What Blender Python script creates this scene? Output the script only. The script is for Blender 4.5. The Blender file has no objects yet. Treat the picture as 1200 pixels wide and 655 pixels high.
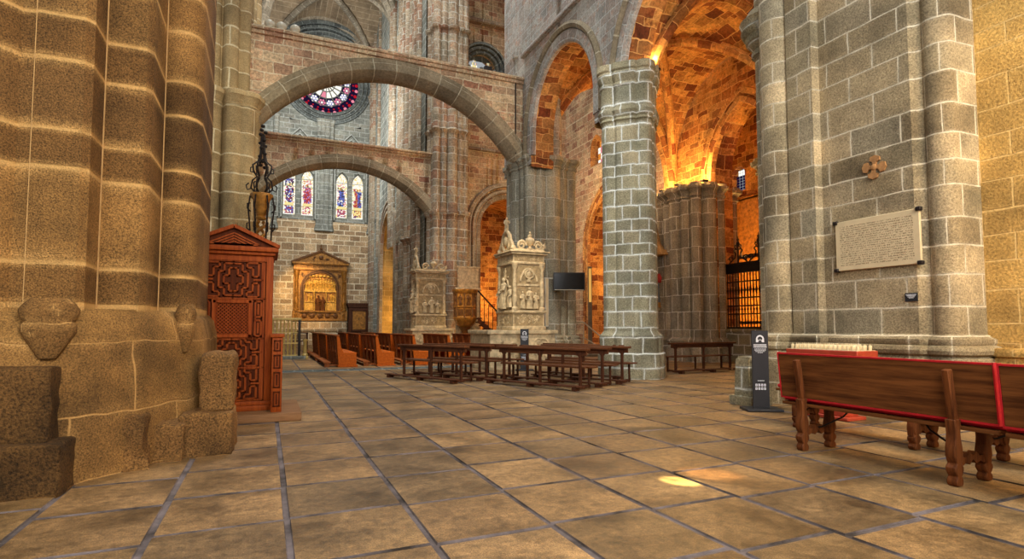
import bpy, bmesh, math, random
from mathutils import Vector, Matrix
R = random.Random(7)
PI = math.pi
C = bpy.context.scene.collection
def rad(a): return a*PI/180

# ---------------------------------------------------------------- materials
def nodes(name):
    m = bpy.data.materials.new(name); m.use_nodes = True
    nt = m.node_tree; nt.nodes.clear()
    out = nt.nodes.new('ShaderNodeOutputMaterial'); b = nt.nodes.new('ShaderNodeBsdfPrincipled')
    nt.links.new(b.outputs[0], out.inputs[0])
    return m, nt, b
class NT:
    """small sugar over a node tree"""
    def __init__(s, nt): s.nt = nt
    def n(s, t, **kw):
        x = s.nt.nodes.new(t)
        for k, v in kw.items(): setattr(x, k, v)
        return x
    def l(s, a, b): s.nt.links.new(a, b)
    def put(s, inp, v):
        if isinstance(v, bpy.types.NodeSocket): s.l(v, inp)
        else:
            if inp.type == 'RGBA' and len(v) == 3: v = (*v, 1)
            inp.default_value = v
    def math(s, op, a, b=0.0, clamp=False):
        x = s.n('ShaderNodeMath', operation=op, use_clamp=clamp)
        s.put(x.inputs[0], a); s.put(x.inputs[1], b); return x.outputs[0]
    def noise(s, vec, scale, detail=3, rough=.55, dim='3D', col=False):
        x = s.n('ShaderNodeTexNoise', noise_dimensions=dim)
        if dim == '1D': s.put(x.inputs['W'], vec)
        else: s.put(x.inputs['Vector'], vec)
        x.inputs['Scale'].default_value = scale; x.inputs['Detail'].default_value = detail; x.inputs['Roughness'].default_value = rough
        return x.outputs['Color' if col else 'Fac']
    def ramp(s, fac, stops, const=False):
        x = s.n('ShaderNodeValToRGB'); e = x.color_ramp.elements
        if const: x.color_ramp.interpolation = 'CONSTANT'
        while len(e) < len(stops): e.new(.5)
        for i, (p, c) in enumerate(stops):
            e[i].position = p; e[i].color = (*c, 1) if len(c) == 3 else c
        s.l(fac, x.inputs[0]); return x.outputs[0]
    def mr(s, v, a, b, c, d):
        x = s.n('ShaderNodeMapRange'); s.put(x.inputs[0], v)
        for i, k in enumerate((a, b, c, d)): x.inputs[i+1].default_value = k
        return x.outputs[0]
    def mix(s, fac, a, b, mode='MIX'):
        x = s.n('ShaderNodeMix', data_type='RGBA', blend_type=mode)
        s.put(x.inputs[0], fac); s.put(x.inputs[6], a); s.put(x.inputs[7], b); return x.outputs[2]
    def vadd(s, a, b):
        x = s.n('ShaderNodeVectorMath', operation='ADD'); s.put(x.inputs[0], a); s.put(x.inputs[1], b); return x.outputs[0]
    def vscale(s, a, k):
        x = s.n('ShaderNodeVectorMath', operation='SCALE'); s.put(x.inputs[0], a); x.inputs['Scale'].default_value = k; return x.outputs[0]

def lin(*c):
    """0-255 sRGB -> linear"""
    return tuple(((v/255)/12.92 if v/255 <= .04045 else ((v/255+.055)/1.055)**2.4) for v in c)

def pal_stops(pal):
    return [(i/(len(pal)-1) if len(pal) > 1 else 0, lin(*c)) for i, c in enumerate(pal)]

def stone(name, pal, mortar, bw=.6, bh=.36, ms=.018, soft=.35, warp=.03, rowwarp=.12, bump=.5, grain=28., gcon=.45,
          grime=.35, patch=None, patch_t=.5, patch_s=1.6, rough=.85, offset=.5, edge=0., edge_w=.08):
    m, nt, b = nodes(name); N = NT(nt)
    uv = N.n('ShaderNodeUVMap').outputs[0]
    geo = N.n('ShaderNodeNewGeometry').outputs['Position']
    nz = N.noise(uv, 2.2, 2, col=True)
    w = N.vscale(N.vadd(nz, (-.5, -.5, -.5)), warp*2)
    v = N.vadd(uv, w)
    sp = N.n('ShaderNodeSeparateXYZ'); N.l(v, sp.inputs[0])
    rw = N.math('MULTIPLY', N.math('SUBTRACT', N.noise(sp.outputs[1], 1.1, 1, dim='1D'), .5), rowwarp*4)
    vy = N.math('ADD', sp.outputs[1], rw)
    cb = N.n('ShaderNodeCombineXYZ'); N.l(sp.outputs[0], cb.inputs[0]); N.l(vy, cb.inputs[1])
    br = N.n('ShaderNodeTexBrick'); N.l(cb.outputs[0], br.inputs['Vector'])
    br.offset = offset
    for k, c in (('Color1', (0, 0, 0, 1)), ('Color2', (1, 1, 1, 1)), ('Mortar', (.5, .5, .5, 1))): br.inputs[k].default_value = c
    for k, c in (('Scale', 1), ('Mortar Size', ms), ('Mortar Smooth', soft), ('Bias', 0), ('Brick Width', bw), ('Row Height', bh)): br.inputs[k].default_value = c
    col = N.ramp(br.outputs['Color'], pal_stops(pal))
    if edge:      # paler rims of the blocks, mixed towards the mortar colour
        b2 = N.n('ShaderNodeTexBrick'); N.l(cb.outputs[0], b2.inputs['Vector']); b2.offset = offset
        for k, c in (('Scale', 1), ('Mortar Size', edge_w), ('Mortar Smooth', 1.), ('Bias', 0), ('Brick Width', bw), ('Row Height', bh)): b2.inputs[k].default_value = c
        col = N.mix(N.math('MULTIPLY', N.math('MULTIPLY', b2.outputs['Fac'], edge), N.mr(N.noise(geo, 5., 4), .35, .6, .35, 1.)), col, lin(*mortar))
    if patch:
        pn = N.noise(geo, patch_s, 4, .65)
        pf = N.mr(pn, patch_t-.06, patch_t+.06, 0, 1)
        pc = N.ramp(N.noise(geo, patch_s*2.3, 3, .6), [(.3+.4*i/(max(1, len(patch)-1)), lin(*c)) for i, c in enumerate(patch)])
        col = N.mix(pf, col, pc)
    g = N.noise(geo, grain, 5, .7)
    gm = N.mr(g, .3, .7, 1-gcon, 1+gcon)
    col = N.mix(1., col, gm, 'MULTIPLY')
    gr = N.noise(geo, .9, 4, .6)
    col = N.mix(1., col, N.mr(gr, .35, .65, 1-grime, 1+grime*.6), 'MULTIPLY')
    mo = N.mix(1., lin(*mortar), N.mr(g, .3, .7, .8, 1.2), 'MULTIPLY')
    mf = N.math('MULTIPLY', br.outputs['Fac'], N.mr(N.noise(geo, 3.5, 3), .3, .55, .35, 1.))
    col = N.mix(mf, col, mo)
    N.l(col, b.inputs['Base Color']); b.inputs['Roughness'].default_value = rough
    b.inputs['Specular IOR Level'].default_value = .25
    h = N.math('ADD', N.math('MULTIPLY', br.outputs['Fac'], -.6), N.math('MULTIPLY', g, .9))
    bp = N.n('ShaderNodeBump'); bp.inputs['Strength'].default_value = bump; bp.inputs['Distance'].default_value = .03
    N.l(h, bp.inputs['Height']); N.l(bp.outputs[0], b.inputs['Normal'])
    return m

def plain(name, c, rough=.6, metal=0., var=.25, scale=9., bump=.0, grain=None, spec=.4, c2=None, stretch=None):
    m, nt, b = nodes(name); N = NT(nt)
    co = N.n('ShaderNodeTexCoord').outputs['Object']
    if stretch:
        mp = N.n('ShaderNodeMapping'); mp.inputs['Scale'].default_value = stretch; N.l(co, mp.inputs[0]); co = mp.outputs[0]
    n = N.noise(co, scale, 5, .65)
    base = lin(*c)
    if c2: col = N.mix(N.mr(n, .35, .65, 0, 1), base, lin(*c2))
    else: col = N.mix(1., base, N.mr(n, .3, .7, 1-var, 1+var), 'MULTIPLY')
    N.l(col, b.inputs['Base Color']); b.inputs['Roughness'].default_value = rough; b.inputs['Metallic'].default_value = metal
    b.inputs['Specular IOR Level'].default_value = spec
    if bump:
        bp = N.n('ShaderNodeBump'); bp.inputs['Strength'].default_value = bump; bp.inputs['Distance'].default_value = .02
        N.l(N.noise(co, grain or scale*3, 5, .7), bp.inputs['Height']); N.l(bp.outputs[0], b.inputs['Normal'])
    return m

def wood(name, c, c2, axis='x', scale=3., rough=.45, bump=.15):
    st = {'x': (.6, 9, 9), 'y': (9, .6, 9), 'z': (9, 9, .6)}[axis]
    return plain(name, c, rough, c2=c2, scale=scale, stretch=st, bump=bump, grain=scale*4, spec=.09)

def glow(name, c, s):
    m = bpy.data.materials.new(name); m.use_nodes = True; nt = m.node_tree; nt.nodes.clear()
    o = nt.nodes.new('ShaderNodeOutputMaterial'); e = nt.nodes.new('ShaderNodeEmission')
    e.inputs[0].default_value = (*lin(*c), 1); e.inputs[1].default_value = s
    nt.links.new(e.outputs[0], o.inputs[0]); return m

M = {}
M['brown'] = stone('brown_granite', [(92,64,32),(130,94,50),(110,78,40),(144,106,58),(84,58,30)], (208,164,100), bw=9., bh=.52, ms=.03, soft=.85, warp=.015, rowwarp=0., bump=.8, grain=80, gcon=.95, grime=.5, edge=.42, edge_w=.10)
M['browncol'] = stone('brown_granite_shafts', [(138,118,82),(170,146,104),(154,130,90),(184,160,116)], (214,198,160), bw=3., bh=.62, ms=.03, soft=.6, bump=.6, grain=34, gcon=.4)
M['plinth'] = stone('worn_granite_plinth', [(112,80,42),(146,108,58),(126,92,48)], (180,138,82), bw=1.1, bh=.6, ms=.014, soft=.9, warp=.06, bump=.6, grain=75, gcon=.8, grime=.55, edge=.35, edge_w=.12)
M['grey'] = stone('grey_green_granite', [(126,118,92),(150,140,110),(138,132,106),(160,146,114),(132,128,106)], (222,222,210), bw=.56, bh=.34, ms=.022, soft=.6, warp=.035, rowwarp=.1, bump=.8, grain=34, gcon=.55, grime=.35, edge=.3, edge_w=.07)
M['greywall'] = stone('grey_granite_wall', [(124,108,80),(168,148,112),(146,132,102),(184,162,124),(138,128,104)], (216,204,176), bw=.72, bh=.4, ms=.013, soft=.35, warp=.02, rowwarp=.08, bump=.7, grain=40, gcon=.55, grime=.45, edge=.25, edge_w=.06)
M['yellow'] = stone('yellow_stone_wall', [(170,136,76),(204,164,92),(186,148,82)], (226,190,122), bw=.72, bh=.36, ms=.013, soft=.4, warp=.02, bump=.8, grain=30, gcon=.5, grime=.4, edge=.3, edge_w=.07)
M['far'] = stone('blue_grey_far_wall', [(112,114,104),(146,146,132),(128,130,120),(154,150,134)], (182,184,174), bw=.8, bh=.38, ms=.03, soft=.4, bump=.3, grain=9, gcon=.35)
M['fardark'] = stone('dark_grey_mouldings', [(84,88,84),(108,112,106)], (140,146,140), bw=.5, bh=.5, ms=.03, bump=.3, grain=8)
M['beige'] = stone('beige_far_bricks', [(170,138,102),(206,176,134),(186,158,120),(150,122,90)], (228,212,178), bw=.82, bh=.42, ms=.04, soft=.4, bump=.5, grain=12, gcon=.45)
RED = [(164,112,84),(190,140,108),(206,176,138),(164,122,94)]
M['quay'] = stone('brown_grey_wall_pier', [(130,122,106),(156,146,126),(142,134,118),(160,148,124)], (216,212,198), bw=.5, bh=.62, ms=.018, soft=.5, warp=.03, bump=.6, grain=26, gcon=.5, grime=.35)
M['palepier'] = stone('pale_clustered_pier', [(136,132,112),(162,156,134),(148,144,126),(166,156,130)], (212,210,196), bw=.6, bh=.74, ms=.014, soft=.5, warp=.03, bump=.6, grain=24, gcon=.5, grime=.35)
M['blockstone'] = stone('speckled_plinth_block', [(128,92,50),(140,102,56)], (150,112,64), bw=30., bh=30., ms=.01, warp=.06, bump=.9, grain=60, gcon=.95, grime=.6)
M['darkblock'] = stone('dark_weathered_plinth', [(96,68,34),(114,82,42)], (150,112,64), bw=30., bh=30., ms=.01, warp=.06, bump=1., grain=50, gcon=.95, grime=.6)
M['marbleshade'] = plain('shaded_relief_ground', (146,124,88), .8, var=.45, scale=8, bump=.6)  # darker alabaster tone, recess shade behind the reliefs put into the colour
M['goldbright'] = plain('bright_gilding', (206,156,66), .4, .25, var=.5, scale=7, bump=.7, grain=20)
M['blood'] = stone('red_veined_stone', [(164,112,86),(206,184,144),(180,140,108),(214,190,150),(152,106,84),(196,172,134),(188,150,116)], (220,204,170), bw=.55, bh=.31, ms=.016, soft=.4, warp=.06, bump=.7, grain=14, gcon=.5, patch=RED, patch_t=.58, patch_s=3.2)
M['pinkgrey'] = stone('pale_pink_grey_stone', [(146,142,132),(176,170,158),(160,146,132),(182,178,166),(150,130,118)], (200,200,192), bw=.5, bh=.3, ms=.012, warp=.05, bump=.6, grain=16, gcon=.45, patch=[(160,128,112),(182,154,134),(154,136,122)], patch_t=.58, patch_s=3.)
M['shaft'] = stone('mottled_nave_shafts', [(138,126,104),(168,152,126),(148,124,98),(160,146,122),(150,112,88)], (192,188,172), bw=.8, bh=.42, ms=.022, bump=.5, grain=12, gcon=.5, patch=[(150,112,84),(172,134,100)], patch_t=.62, patch_s=2.2)
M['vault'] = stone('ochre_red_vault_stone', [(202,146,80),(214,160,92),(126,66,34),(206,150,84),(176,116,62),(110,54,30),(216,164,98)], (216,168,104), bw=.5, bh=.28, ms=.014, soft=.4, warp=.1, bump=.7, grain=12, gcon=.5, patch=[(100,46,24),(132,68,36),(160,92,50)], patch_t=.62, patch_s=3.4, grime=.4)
M['navevault'] = stone('brown_grey_nave_vault', [(128,110,86),(146,126,98),(138,118,92)], (166,148,120), bw=2.2, bh=.42, ms=.03, bump=.2, grain=5, gcon=.2)
M['arch'] = stone('grey_brown_voussoirs', [(134,120,94),(156,140,112),(146,130,104),(124,112,90)], (184,174,148), bw=.75, bh=5., ms=.02, bump=.5, grain=14, gcon=.35, offset=0)
M['rib'] = stone('rib_stone', [(168,132,84),(190,150,98)], (200,166,116), bw=.5, bh=5., ms=.02, bump=.3, grain=12, gcon=.35, offset=0)
M['narib'] = stone('grey_nave_ribs', [(136,124,104),(156,144,122)], (176,166,146), bw=.6, bh=5., ms=.02, bump=.3, grain=8, offset=0)
M['marble'] = plain('carved_cream_alabaster', (184,162,124), .6, var=.5, scale=6, bump=.8, grain=24)
M['cream'] = plain('cream_plaque_stone', (206,186,146), .6, var=.08, scale=4, bump=.1)
M['ink'] = plain('incised_letters', (92,70,44), .8, var=.1)
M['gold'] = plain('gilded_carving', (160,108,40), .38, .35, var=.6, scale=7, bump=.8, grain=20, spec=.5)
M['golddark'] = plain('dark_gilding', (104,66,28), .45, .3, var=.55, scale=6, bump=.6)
M['brass'] = plain('old_brass', (176,152,88), .45, .15, var=.25)
M['iron'] = plain('wrought_iron', (38,30,26), .5, .5, var=.3)
M['black'] = plain('black_panel', (34,33,35), .45, var=.1)
M['screen'] = plain('dark_screen', (16,15,18), .2, var=.05)
M['white'] = plain('white_print', (214,214,216), .6, var=.05)
M['pale'] = plain('pale_plastic', (196,188,166), .5, var=.1)
M['redvelvet'] = plain('red_velvet', (186,22,30), .85, var=.25, scale=14)
M['redpaint'] = plain('red_painted_metal', (168,62,36), .5, var=.2)
M['candle'] = plain('white_candle', (216,196,152), .4, var=.06)
M['wbench'] = wood('dark_walnut_board', (78,44,22), (128,78,40), 'y', 2.2, rough=.5)
M['wleg'] = wood('turned_walnut_legs', (76,40,20), (120,68,34), 'z', 3., rough=.5)
M['wtable'] = wood('dark_brown_bench', (70,40,26), (112,68,40), 'y', 3.)
M['wpost'] = wood('dark_brown_posts', (58,34,24), (92,54,34), 'z', 3.)
M['wpew'] = wood('orange_pew_wood', (138,62,10), (186,92,22), 'y', 2.6, rough=.5)
M['wpewback'] = wood('pew_back_wood', (104,54,24), (148,84,42), 'y', 2.6, rough=.5)
M['wconf'] = wood('confessional_red_wood', (116,47,13), (148,70,23), 'z', 3., rough=.55)
M['wconfd'] = wood('confessional_field_wood', (58,22,5), (84,36,10), 'z', 3., rough=.65)
M['wstep'] = wood('worn_platform_wood', (112,78,50), (142,104,70), 'x', 3., rough=.5)
M['wdark'] = wood('dark_cabinet_wood', (66,40,28), (96,60,40), 'z', 3.)
M['skin'] = plain('painted_face', (198,150,116), .5, var=.08)
M['hair'] = plain('painted_brown_hair', (70,44,28), .6, var=.2)
M['robe_red'] = plain('red_painted_tunic', (164,42,36), .55, var=.25)
M['robe_blue'] = plain('grey_blue_painted_robe', (98,108,116), .55, var=.25)
M['robe_gold'] = plain('ochre_painted_hem', (168,122,64), .5, var=.3)
M['lamp'] = glow('warm_lamp_lens', (255, 196, 96), 9.)
M['leadframe'] = plain('window_stone_frame', (110,112,104), .8, var=.2)
GL = {k: glow('glass_'+k, c, s) for k, c, s in (
    ('white', (255,250,236), 1.15), ('yellow', (255,232,150), 1.05), ('red', (206,30,44), .75), ('blue', (96,110,220), .8), ('purple', (138,52,128), .6),
    ('dark', (44,30,70), .5), ('orange', (240,150,60), .9), ('pink', (250,150,170), .9), ('green', (150,190,120), .8))}

# ---------------------------------------------------------------- mesh builder
class MB:
    def __init__(s): s.v = []; s.f = []; s.uv = []; s.mi = []; s.sm = []; s.keep = []; s.M = Matrix()
    def add(s, vs, fs, uvs=None, mi=0, sm=False):
        b = len(s.v); s.v += [s.M @ Vector(p) for p in vs]
        for i, f in enumerate(fs):
            s.f.append([b+k for k in f]); s.uv.append(uvs[i] if uvs else None); s.mi.append(mi); s.sm.append(sm); s.keep.append(False)
        return s
    def quadn(s, pts, want, uv=None, mi=0, sm=False):
        """one polygon whose normal is made to point along want"""
        n = (Vector(pts[1])-Vector(pts[0])).cross(Vector(pts[2])-Vector(pts[0]))
        if n.length < 1e-9: n = (Vector(pts[2])-Vector(pts[0])).cross(Vector(pts[-1])-Vector(pts[0]))
        if n.dot(Vector(want)) < 0: pts = pts[::-1]; uv = uv[::-1] if uv else None
        s.add(pts, [tuple(range(len(pts)))], [uv] if uv else None, mi, sm); s.keep[-1] = True; return s
    def box(s, x0, x1, y0, y1, z0, z1, mi=0, ch=0.):
        if ch <= 0:
            vs = [(x, y, z) for z in (z0, z1) for y in (y0, y1) for x in (x0, x1)]
            return s.add(vs, [(0,2,3,1),(4,5,7,6),(0,1,5,4),(2,6,7,3),(0,4,6,2),(1,3,7,5)], mi=mi)
        bm = bmesh.new()
        bmesh.ops.create_cube(bm, size=1)
        for v in bm.verts: v.co = Vector(((x0+x1)/2+v.co.x*(x1-x0), (y0+y1)/2+v.co.y*(y1-y0), (z0+z1)/2+v.co.z*(z1-z0)))
        bmesh.ops.bevel(bm, geom=list(bm.edges), offset=min(ch, .45*min(x1-x0, y1-y0, z1-z0)), segments=2, affect='EDGES', profile=.6)
        s.bm(bm, mi); bm.free(); return s
    def bm(s, bm, mi=0, sm=False):
        bm.verts.ensure_lookup_table(); bm.verts.index_update()
        s.add([v.co.copy() for v in bm.verts], [[v.index for v in f.verts] for f in bm.faces], mi=mi, sm=sm)
    def cbox(s, c, d, mi=0, ch=0.):
        return s.box(c[0]-d[0]/2, c[0]+d[0]/2, c[1]-d[1]/2, c[1]+d[1]/2, c[2]-d[2]/2, c[2]+d[2]/2, mi, ch)
    def bar(s, a, b, w, t, mi=0):
        """rectangular bar between two points"""
        a, b = Vector(a), Vector(b); d = b-a; L = d.length
        q = d.to_track_quat('Z', 'Y').to_matrix().to_4x4(); q.translation = a
        old = s.M; s.M = old @ q; s.box(-w/2, w/2, -t/2, t/2, 0, L, mi); s.M = old; return s
    def lathe(s, prof, n=16, c=(0,0,0), mi=0, sx=1., sy=1., a0=0., sm=True):
        vs = []
        for r, z in prof:
            for k in range(n):
                a = a0+2*PI*k/n; vs.append((c[0]+r*sx*math.cos(a), c[1]+r*sy*math.sin(a), c[2]+z))
        fs = []; uv = []
        for i in range(len(prof)-1):
            for k in range(n):
                k2 = (k+1) % n
                fs.append((i*n+k, i*n+k2, (i+1)*n+k2, (i+1)*n+k))
                rr = max(prof[i][0], .02); u0 = k/n*2*PI*rr; u1 = (k+1)/n*2*PI*rr
                uv.append([(u0, prof[i][1]), (u1, prof[i][1]), (u1, prof[i+1][1]), (u0, prof[i+1][1])])
        s.add(vs, fs, uv, mi, sm)
        s.add(vs[:n], [tuple(range(n))[::-1]], mi=mi); s.add(vs[-n:], [tuple(range(n))], mi=mi); return s
    def tube(s, pts, r, n=8, mi=0, closed=False):
        pts = [Vector(p) for p in pts]; m = len(pts); vs = []; up = None
        rr = r if isinstance(r, (list, tuple)) else [r]*m
        acc = 0; L = [0]
        for i in range(1, m): acc += (pts[i]-pts[i-1]).length; L.append(acc)
        for i, p in enumerate(pts):
            t = (pts[(i+1) % m]-pts[i-1]) if closed else (pts[min(i+1, m-1)]-pts[max(i-1, 0)])
            t.normalize()
            if up is None: up = t.orthogonal().normalized()
            up = (up-t*up.dot(t)); up = up.normalized() if up.length > 1e-6 else t.orthogonal().normalized()
            sd = t.cross(up)
            for k in range(n):
                a = 2*PI*k/n; vs.append(p+(up*math.cos(a)+sd*math.sin(a))*rr[i])
        fs = []; uv = []
        for i in range(m if closed else m-1):
            j = (i+1) % m
            for k in range(n):
                k2 = (k+1) % n; fs.append((i*n+k, i*n+k2, j*n+k2, j*n+k))
                l1 = L[j] if j else acc
                uv.append([(L[i], k/n), (L[i], (k+1)/n), (l1, (k+1)/n), (l1, k/n)])
        s.add(vs, fs, uv, mi, True)
        if not closed: s.add(vs[:n], [tuple(range(n))[::-1]], mi=mi); s.add(vs[-n:], [tuple(range(n))], mi=mi)
        return s
    def ball(s, c, r, mi=0, n=12):
        r = r if isinstance(r, (tuple, list)) else (r, r, r); vs = []; h = max(4, n//2)
        for i in range(h+1):
            p = PI*i/h
            for k in range(n):
                a = 2*PI*k/n; vs.append((c[0]+r[0]*math.sin(p)*math.cos(a), c[1]+r[1]*math.sin(p)*math.sin(a), c[2]-r[2]*math.cos(p)))
        fs = [(i*n+k, i*n+(k+1) % n, (i+1)*n+(k+1) % n, (i+1)*n+k) for i in range(h) for k in range(n)]
        return s.add(vs, fs, mi=mi, sm=True)
    def prism(s, poly, z0, z1, mi=0, axis='z'):
        n = len(poly)
        def P(p, h): return (p[0], p[1], h) if axis == 'z' else ((p[0], h, p[1]) if axis == 'y' else (h, p[0], p[1]))
        vs = [P(p, z0) for p in poly]+[P(p, z1) for p in poly]
        fs = [(i, (i+1) % n, n+(i+1) % n, n+i) for i in range(n)]+[tuple(range(n))[::-1], tuple(range(n, 2*n))]
        return s.add(vs, fs, mi=mi)
    def rings(s, rings, closed=True, mi=0, sm=True, caps=True):
        """rings: list of (pts2d, z); uv = arc length of the first ring, z"""
        n = len(rings[0][0]); base = rings[0][0]; L = [0]
        for i in range(1, n+1): L.append(L[-1]+math.dist(base[i % n], base[i-1]))
        vs = [(p[0], p[1], z) for pts, z in rings for p in pts]; fs = []; uv = []
        for j in range(len(rings)-1):
            for i in range(n if closed else n-1):
                i2 = (i+1) % n; fs.append((j*n+i, j*n+i2, (j+1)*n+i2, (j+1)*n+i))
                za, zb = rings[j][1], rings[j+1][1]
                if abs(za-zb) < .02: zb = za+.02
                uv.append([(L[i], za), (L[i+1], za), (L[i+1], zb), (L[i], zb)])
        s.add(vs, fs, uv, mi, sm)
        if caps and closed:
            s.add(vs[:n], [tuple(range(n))[::-1]], mi=mi); s.add(vs[-n:], [tuple(range(n))], mi=mi)
        return s
    def sweep(s, pts, prof, mp, closed=False, mi=0):
        """sweep a (radial, depth) loop along a 2D path (u, z); mp maps (u, depth, z) to the scene"""
        m = len(pts); k = len(prof); vs = []; L = [0]
        for i in range(1, m): L.append(L[-1]+math.dist(pts[i], pts[i-1]))
        pl = [0]
        for i in range(1, k+1): pl.append(pl[-1]+math.dist(prof[i % k], prof[i-1]))
        for i in range(m):
            a = pts[i-1] if (i > 0 or closed) else pts[0]; b = pts[(i+1) % m] if (i < m-1 or closed) else pts[-1]
            tx, tz = b[0]-a[0], b[1]-a[1]; l = math.hypot(tx, tz) or 1; nx, nz = -tz/l, tx/l
            for r, d in prof: vs.append(mp(pts[i][0]+nx*r, d, pts[i][1]+nz*r))
        fs = []; uv = []
        for i in range(m if closed else m-1):
            j = (i+1) % m; l1 = L[j] if j else L[-1]+math.dist(pts[0], pts[-1])
            for q in range(k):
                q2 = (q+1) % k; fs.append((i*k+q, i*k+q2, j*k+q2, j*k+q))
                uv.append([(L[i], pl[q]), (L[i], pl[q+1]), (l1, pl[q+1]), (l1, pl[q])])
        s.add(vs, fs, uv, mi, True)
        if not closed: s.add(vs[:k], [tuple(range(k))], mi=mi); s.add(vs[-k:], [tuple(range(k))[::-1]], mi=mi)
        return s
    def build(s, name, mats, parent=None, loc=None, sharp=38, rz=0., bevel=0.):
        me = bpy.data.meshes.new(name); me.from_pydata([tuple(v) for v in s.v], [], s.f)
        lay = me.uv_layers.new(name='UVMap')
        for p, uv in zip(me.polygons, s.uv):
            if uv is None:
                n = p.normal
                ax = (0, 1) if abs(n.z) >= max(abs(n.x), abs(n.y)) else ((1, 2) if abs(n.x) > abs(n.y) else (0, 2))
                for li in p.loop_indices:
                    co = me.vertices[me.loops[li].vertex_index].co; lay.data[li].uv = (co[ax[0]], co[ax[1]])
            else:
                for q, li in enumerate(p.loop_indices): lay.data[li].uv = uv[q]
        for p, mi, sm in zip(me.polygons, s.mi, s.sm): p.material_index = mi; p.use_smooth = sm
        for m in (mats if isinstance(mats, (list, tuple)) else [mats]): me.materials.append(M[m] if isinstance(m, str) else m)
        bm = bmesh.new(); bm.from_mesh(me); loose = [f for f, k in zip(list(bm.faces), s.keep) if not k]
        bmesh.ops.remove_doubles(bm, verts=bm.verts, dist=1e-5)
        bmesh.ops.recalc_face_normals(bm, faces=[f for f in loose if f.is_valid]); bm.to_mesh(me); bm.free()
        me.set_sharp_from_angle(angle=rad(sharp)); me.update()
        o = bpy.data.objects.new(name, me); C.objects.link(o)
        if parent: o.parent = parent
        if loc: o.location = loc
        if rz: o.rotation_euler = (0, 0, rz)
        if bevel:
            b = o.modifiers.new('bevel', 'BEVEL'); b.width = bevel; b.segments = 2; b.limit_method = 'ANGLE'; b.angle_limit = rad(50)
        return o

def tag(o, label=None, cat=None, group=None, kind=None):
    if label: o['label'] = label
    if cat: o['category'] = cat
    if group: o['group'] = group
    if kind: o['kind'] = kind
    return o
def thing(name, label, cat, loc=(0,0,0), rz=0., group=None):
    o = bpy.data.objects.new(name, None); C.objects.link(o); o.location = loc; o.rotation_euler = (0, 0, rz); o.empty_display_size = .2
    return tag(o, label, cat, group)
def struct(mb, name, mats, label, cat, **kw):
    return tag(mb.build(name, mats, **kw), label, cat, kind='structure')
def kids(o): return [c for c in bpy.data.objects if c.parent == o]
def copy_tree(o, parent=None):
    c = o.copy(); C.objects.link(c)
    if parent: c.parent = parent
    for ch in kids(o): copy_tree(ch, c)
    return c

# path helpers -----------------------------------------------------------
def arc_path(uc, hw, zs, rise, kind='round', n=28):
    pts = []
    if kind == 'round':
        for i in range(n+1):
            t = PI*i/n; pts.append((uc-hw*math.cos(t), zs+rise*math.sin(t)))
    elif kind == 'pointed':
        Rr = (hw*hw+rise*rise)/(2*hw); am = math.atan2(rise, Rr-hw) if Rr > hw else PI/2
        h = n//2
        for i in range(h+1):
            a = am*i/h; pts.append((uc-hw+Rr-Rr*math.cos(a), zs+Rr*math.sin(a)))
        for i in range(h-1, -1, -1):
            a = am*i/h; pts.append((uc+hw-Rr+Rr*math.cos(a), zs+Rr*math.sin(a)))
    else:
        Rr = (hw*hw+rise*rise)/(2*rise); am = math.asin(hw/Rr)
        for i in range(n+1):
            a = -am+2*am*i/n; pts.append((uc+Rr*math.sin(a), zs+rise-Rr+Rr*math.cos(a)))
    return pts
def jambed(path, z0):
    return [(path[0][0], z0)]+path+[(path[-1][0], z0)]
PX = lambda u, d, z: (d, u, z)      # wall plane across X: runs along Y
PY = lambda u, d, z: (u, d, z)      # wall plane across Y: runs along X

def wall_panel(mb, mp, u0, u1, z0, z1, d0, d1, ops, mi=0, mi_soffit=None):
    """ops: list of (path, sill). Solid wall with arched holes and their reveals."""
    if mi_soffit is None: mi_soffit = mi
    us = {round(u0, 4), round(u1, 4)}
    for path, sill in ops:
        for p in path:
            if u0 < p[0] < u1: us.add(round(p[0], 4))
    us = sorted(us)
    def top(path, u):
        for a, b in zip(path, path[1:]):
            if b[0] > a[0] and a[0]-1e-3 <= u <= b[0]+1e-3:
                return a[1]+(b[1]-a[1])*min(1, max(0, (u-a[0])/(b[0]-a[0])))
        return path[0][1]
    def quad(ua, ub, za, zb, zc, zd):      # za,zb bottom at ua,ub ; zc,zd top at ub,ua
        for d, sg in ((d0, -1), (d1, 1)):
            mb.quadn([mp(ua, d, za), mp(ub, d, zb), mp(ub, d, zc), mp(ua, d, zd)], mp(0, sg, 0), [(ua, za), (ub, zb), (ub, zc), (ua, zd)], mi)
    for ua, ub in zip(us, us[1:]):
        um = (ua+ub)/2
        col = sorted([o for o in ops if o[0][0][0] < um < o[0][-1][0]], key=lambda o: o[1])
        za = zb = z0
        for path, sill in col:
            if sill > za+1e-4: quad(ua, ub, za, zb, sill, sill)
            za, zb = top(path, ua), top(path, ub)
        quad(ua, ub, za, zb, z1, z1)
    for path, sill in ops:
        full = jambed(path, sill); acc = 0
        for a, b in zip(full, full[1:]):
            l = math.dist(a, b)
            if l < 1e-5: continue
            mb.quadn([mp(a[0], d0, a[1]), mp(b[0], d0, b[1]), mp(b[0], d1, b[1]), mp(a[0], d1, a[1])], mp(b[1]-a[1], 0, -(b[0]-a[0])),
                   [(d0, acc), (d0, acc+l), (d1, acc+l), (d1, acc)], mi_soffit); acc += l
        if sill > z0+1e-3:
            a, b = path[0][0], path[-1][0]
            mb.quadn([mp(a, d0, sill), mp(b, d0, sill), mp(b, d1, sill), mp(a, d1, sill)], (0, 0, 1), mi=mi_soffit)
    return mb

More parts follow.
